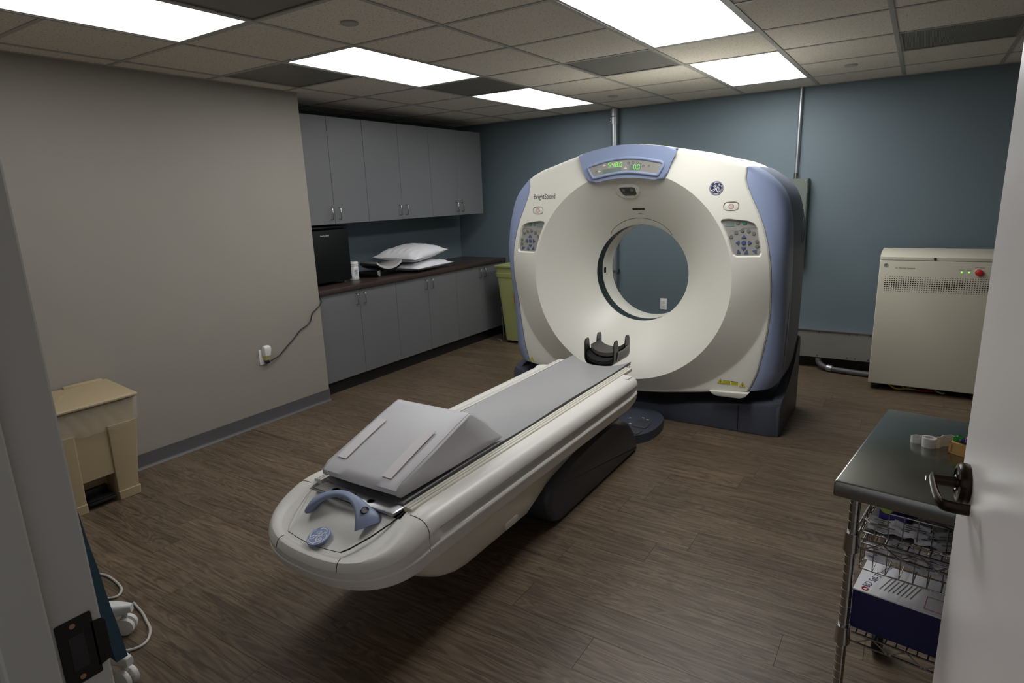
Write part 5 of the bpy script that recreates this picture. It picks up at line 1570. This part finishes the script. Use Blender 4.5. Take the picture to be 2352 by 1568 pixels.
# wire basket on the upper shelf (low dip in its front) and one slung under it
def basket(name, label, x0, x1, y0, y1, z0, z1, dip):
    t = in_cart(name, label, 'wire basket')
    bm = bmesh.new(); r = .0024
    rim = [(x0, y0, z1), (x0, y1, z1), (x1, y1, z1), (x1, y0, z1)]
    if dip: rim = [(x0 + .06, y0, z1 - .002), (x0 + .058, y0, z0 + .035), (x0 + .02, y0, z0 + .03), (x0, y0 + .02, z0 + .03), (x0, y1, z1), (x1, y1, z1), (x1, y0, z1)]
    tube(bm, rim, r, 6, closed=True); tube(bm, [(x0, y0, z0), (x0, y1, z0), (x1, y1, z0), (x1, y0, z0)], r, 6, closed=True); finish('basket_rim', bm, M['chrome'], t, 60)
    me = {}
    def wires(key, n, f):
        for k in range(n):
            b_ = bmesh.new(); tube(b_, f(k / (n - 1)), .0014, 5); finish('basket_wire', b_, M['chrome'], t, 60)
    wires('a', 14, lambda s_: [(x0, y0 + (y1 - y0) * s_, z0), (x0, y0 + (y1 - y0) * s_, (z0 + .03 + (z1 - z0 - .03) * s_) if dip else z1)])
    wires('b', 14, lambda s_: [(x0 + (x1 - x0) * s_, y0, (z1 if (not dip or s_ > .18) else z0 + .03)), (x0 + (x1 - x0) * s_, y0, z0), (x0 + (x1 - x0) * s_, y1, z0), (x0 + (x1 - x0) * s_, y1, z1)])
    return t
basket('wire_basket', 'wire basket of wrapped supplies standing on the upper cart shelf', .060, .46, .075, .46, .7265, .800, True)
basket('wire_basket', 'wire basket of white packets slung below the upper cart shelf', .062, .46, .085, .44, .615, .690, False)
finish('basket_tray', B(.066, .455, .080, .455, .729, .733), M['charcoal'], bpy.data.objects['wire_basket'], 0)

rnd = random.Random(21)
def packet(x, y, z, w, h, rz, tilt, m_, label, group, seed, printed=True):
    r2 = random.Random(seed); bm = bmesh.new(); n = 7; P = []
    for i in range(n + 1):
        P.append([(-w / 2 + w * i / n, -h / 2 + h * j / n, .004 * math.sin(i * 1.3 + seed) + .004 * math.sin(j * 1.7 + seed * 2) + r2.uniform(-.0012, .0012)) for j in range(n + 1)])
    grid(bm, P); ex = bmesh.ops.extrude_face_region(bm, geom=bm.faces[:]); bmesh.ops.translate(bm, verts=[v for v in ex['geom'] if isinstance(v, bmesh.types.BMVert)], vec=(0, 0, .0035))
    mt_ = Matrix.Translation((x, y, z)) @ Euler((tilt[0], tilt[1], rz), 'XYZ').to_matrix().to_4x4()
    bmesh.ops.transform(bm, matrix=mt_, verts=bm.verts[:])
    t = in_cart('packet', label, 'packet', group)
    o = finish('wrapper', bm, m_, t, 50)
    if printed:
        bm = bmesh.new()
        for k in range(5):
            a = -w * .35 + r2.random() * w * .2; ln = w * (.15 + .4 * r2.random()); v = -h * .32 + k * h * .15
            box(bm, a, a + ln, v, v + h * .05, .0075, .0082)
        bmesh.ops.transform(bm, matrix=mt_, verts=bm.verts[:]); finish('print', bm, M['button_grey'] if seed % 3 else M['button_blue'], o, 0)
UP = 'wrapped supplies in the upper basket'
for i, (x, y, z, w, h, rz, tl, mm, pr_) in enumerate([
    (.112, .105, .741, .085, .050, .15, (.25, .05), 'paper', True), (.165, .112, .748, .080, .050, -.1, (.3, -.1), 'paper', True),
    (.205, .108, .742, .075, .050, .4, (.3, .1), 'paper', True), (.215, .155, .756, .090, .060, -.2, (.2, .2), 'pouch', True), (.255, .110, .748, .090, .060, .2, (.35, -.2), 'pouch', True),
    (.275, .18, .760, .090, .065, .5, (.1, .2), 'pouch', True), (.310, .110, .750, .090, .060, -.3, (.3, .1), 'pouch', True), (.225, .27, .772, .11, .08, .3, (.2, .1), 'film', False), (.300, .29, .776, .11, .08, -.4, (.15, -.2), 'film', False), (.15, .34, .770, .10, .07, .8, (.3, .3), 'film', False)]):
    packet(x, y, z, w, h, rz, tl, M[mm], {'paper': 'white paper sterile packet lying at the front of the upper wire basket', 'pouch': 'cloudy plastic sterile pouch lying in the upper wire basket', 'film': 'crumpled clear film bag lying in the upper wire basket'}[mm], {'paper': 'paper packets in the upper basket', 'pouch': 'plastic pouches in the upper basket', 'film': 'clear film bags in the upper basket'}[mm], i + 1, pr_)
for i in range(8):
    packet(.095 + .042 * i, .125 + .02 * (i % 2), .652 + .005 * (i % 3), .060, .050, .05 * (i - 3), (1.05, .1 * (i % 3 - 1)), M['paper'], 'white printed packet standing in the basket below the upper cart shelf', 'packets in the lower basket', 30 + i)

def bottle(label, x, y, z, capm):
    t = in_cart('bottle', label, 'bottle')
    bm = bmesh.new(); lathe(bm, [(0, 0), (.018, 0), (.019, .003), (.019, .060), (.012, .070), (.012, .074)], (x, y, z), 'z', 20); finish('body', bm, M['plastic_white'], t, 40)
    bm = bmesh.new(); lathe(bm, [(.0145, .070), (.0150, .072), (.0150, .094), (.013, .097), (0, .097)], (x, y, z), 'z', 20); finish('cap', bm, capm, t, 40)
def lay(o_, mtx):
    for ch in o_.children:
        ch.data.transform(mtx)
bottle('small white bottle with a lime green cap in the upper wire basket', 0, 0, 0, M['lime'])
lay(bpy.data.objects['bottle'], Matrix.Translation((.106, .210, .7905)) @ Euler((PI / 2, 0, 0)).to_matrix().to_4x4())
bottle('small white bottle with a pink cap in the upper wire basket', 0, 0, 0, M['pink'])
lay(bpy.data.objects['bottle.001'], Matrix.Translation((.126, .250, .7335)) @ Matrix.Diagonal((.75, .75, .70, 1)))
solo('clear_tub', B(.146, .186, .225, .265, .7335, .795, .006), M['film'], 'small clear plastic tub standing in the upper wire basket', 'tub', base=(.166, .245, .7335))
bm = bmesh.new(); box(bm, -.034, .034, -.030, .016, 0, .038, .003); bmesh.ops.transform(bm, matrix=Matrix.Translation((.125, .165, .7335)) @ Euler((0, 0, -.25)).to_matrix().to_4x4(), verts=bm.verts[:])
solo('purple_carton', bm, M['purple'], 'deep purple carton standing upright in the upper wire basket', 'box', base=(.125, .165, .7335))

# white and navy carton on the lower shelf, lettering on its lid
t = in_cart('carton', 'white carton with a navy front on the lower cart shelf', 'carton')
bz0, bz1 = .4405, .556
finish('carton_body', B(.056, .40, .068, .235, bz0, bz1, .0015, 1), M['navy_box'], t, 0)
ld = finish('carton_lid', B(.0555, .4005, .0685, .2355, bz1 - .001, bz1 + .0025), M['paper'], t, 0)
text_part('lettering', 'BD Saf-T-Intima', .026, M['badge_navy'], ld, frame((.088, .094, bz1 + .0026), (.22, .975, 0), (-.975, .22, 0)), .0003, 'LEFT', .85)
bm = bmesh.new(); tube(bm, [(.081 + .007 * math.cos(a), .084 + .007 * math.sin(a), bz1 + .003) for a in [2 * PI * k / 16 for k in range(16)]], .0018, 5, closed=True); finish('carton_logo', bm, M['berry'], ld, 0)
bm = bmesh.new()
for k in range(8):
    o_ = Vector((.112 + k * .010, .105, 0)); d_ = Vector((.22, .975, 0)).normalized() * (.075 - .004 * (k % 3)); n_ = Vector((.975, -.22, 0)) * .0016
    va = [bm.verts.new(Vector((p_.x, p_.y, bz1 + .0028))) for p_ in (o_ - n_, o_ + n_, o_ + d_ + n_, o_ + d_ - n_)]; bm.faces.new(va)
finish('carton_print', bm, M['button_grey'], ld, 0)
bm = bmesh.new(); tube(bm, [(.215, .085, bz1 + .003), (.290, .085, bz1 + .003), (.290, .145, bz1 + .003), (.215, .145, bz1 + .003)], .0008, 4, closed=True); finish('carton_frame', bm, M['red_line'], ld, 0)

# things on the worktop
t = in_cart('tape_roll', 'loose roll of white tape curling on the steel worktop', 'tape')
def strip(bm, pts, z0, h, th, taper=None):
    P = [Vector((p_[0], p_[1], 0)) for p_ in pts]; rows = []
    for i, p_ in enumerate(P):
        tg = P[min(i + 1, len(P) - 1)] - P[max(i - 1, 0)]; tg.normalize(); n = Vector((-tg.y, tg.x, 0)) * th / 2
        k = i / (len(P) - 1); hh_ = h * (taper(k) if taper else 1)
        rows.append([p_ + n + Vector((0, 0, z0)), p_ + n * .9 + Vector((0, 0, z0 + hh_)), p_ - n * .9 + Vector((0, 0, z0 + hh_)), p_ - n + Vector((0, 0, z0)), p_ + n + Vector((0, 0, z0))])
    V = grid(bm, rows); bm.faces.new(V[0][:-1]); bm.faces.new(V[-1][:-1][::-1])
bm = bmesh.new()
cx_, cy_ = .152, .378
spir = [(cx_ + (.020 - .009 * k / 40) * math.cos(2.6 - k * .30), cy_ + (.018 - .008 * k / 40) * math.sin(2.6 - k * .30), 0) for k in range(41)][::-1]
tail = catmull([(cx_ - .017, cy_ + .010, 0), (cx_ - .026, cy_ + .005, 0), (cx_ - .038, cy_ + .006, 0), (cx_ - .045, cy_ + .012, 0)], 5)
strip(bm, spir + tail[1:], ZT, .027, .0022, lambda k: 1 - .25 * smoothstep(.85, 1, k)); finish('coil', bm, M['plastic_white'], t, 60)
bm = bmesh.new(); strip(bm, [tuple(p_) for p_ in catmull([(cx_ + .018, cy_ - .002, 0), (cx_ + .026, cy_ + .004, 0), (cx_ + .030, cy_ + .020, 0), (cx_ + .045, cy_ + .036, 0), (cx_ + .060, cy_ + .036, 0), (cx_ + .072, cy_ + .040, 0)], 6)], ZT, .034, .0018); finish('loose_end', bm, M['plastic_white'], t, 60)
t = in_cart('toy_fruit_crate', 'tiny tan toy crate of grapes and berries on the steel worktop', 'toy crate')
q = Matrix.Translation((.226, .366, ZT)) @ Euler((0, 0, -.35)).to_matrix().to_4x4()
bm = bmesh.new(); box(bm, -.022, .030, -.012, .016, .0004, .034, .002, 1)
for a in ((-.022, .030, -.0145, -.012, .0004, .006), (-.022, .030, -.0145, -.012, .028, .034), (-.022, -.016, -.0145, -.012, .0004, .034), (.024, .030, -.0145, -.012, .0004, .034)): box(bm, *a)
bmesh.ops.transform(bm, matrix=q, verts=bm.verts[:]); finish('crate', bm, M['tan'], t, 30)
bm = bmesh.new(); r3 = random.Random(3)
for k in range(26):
    s_ = bmesh.ops.create_icosphere(bm, subdivisions=1, radius=.0045)['verts']
    p_ = Vector((r3.uniform(-.006, .026), r3.uniform(-.010, .012), .036 + r3.uniform(0, .008)))
    for v in s_: v.co += p_
bmesh.ops.transform(bm, matrix=q, verts=bm.verts[:]); finish('grapes', bm, M['grape'], t, 60)
bm = bmesh.new()
for k in range(8):
    s_ = bmesh.ops.create_icosphere(bm, subdivisions=1, radius=.0055)['verts']
    p_ = Vector((.020 + r3.uniform(-.006, .008), r3.uniform(0, .014), .047 + r3.uniform(0, .006)))
    for v in s_: v.co += p_
bmesh.ops.transform(bm, matrix=q, verts=bm.verts[:]); finish('berries', bm, M['berry'], t, 60)
bm = bmesh.new(); prism(bm, [(-.018, .034), (-.018, .050), (-.012, .047), (-.008, .053), (-.002, .048), (.004, .046), (.002, .036)], 'y', -.006, .008, .002, 2); bmesh.ops.transform(bm, matrix=q, verts=bm.verts[:]); finish('leaf', bm, M['green'], t, 50)
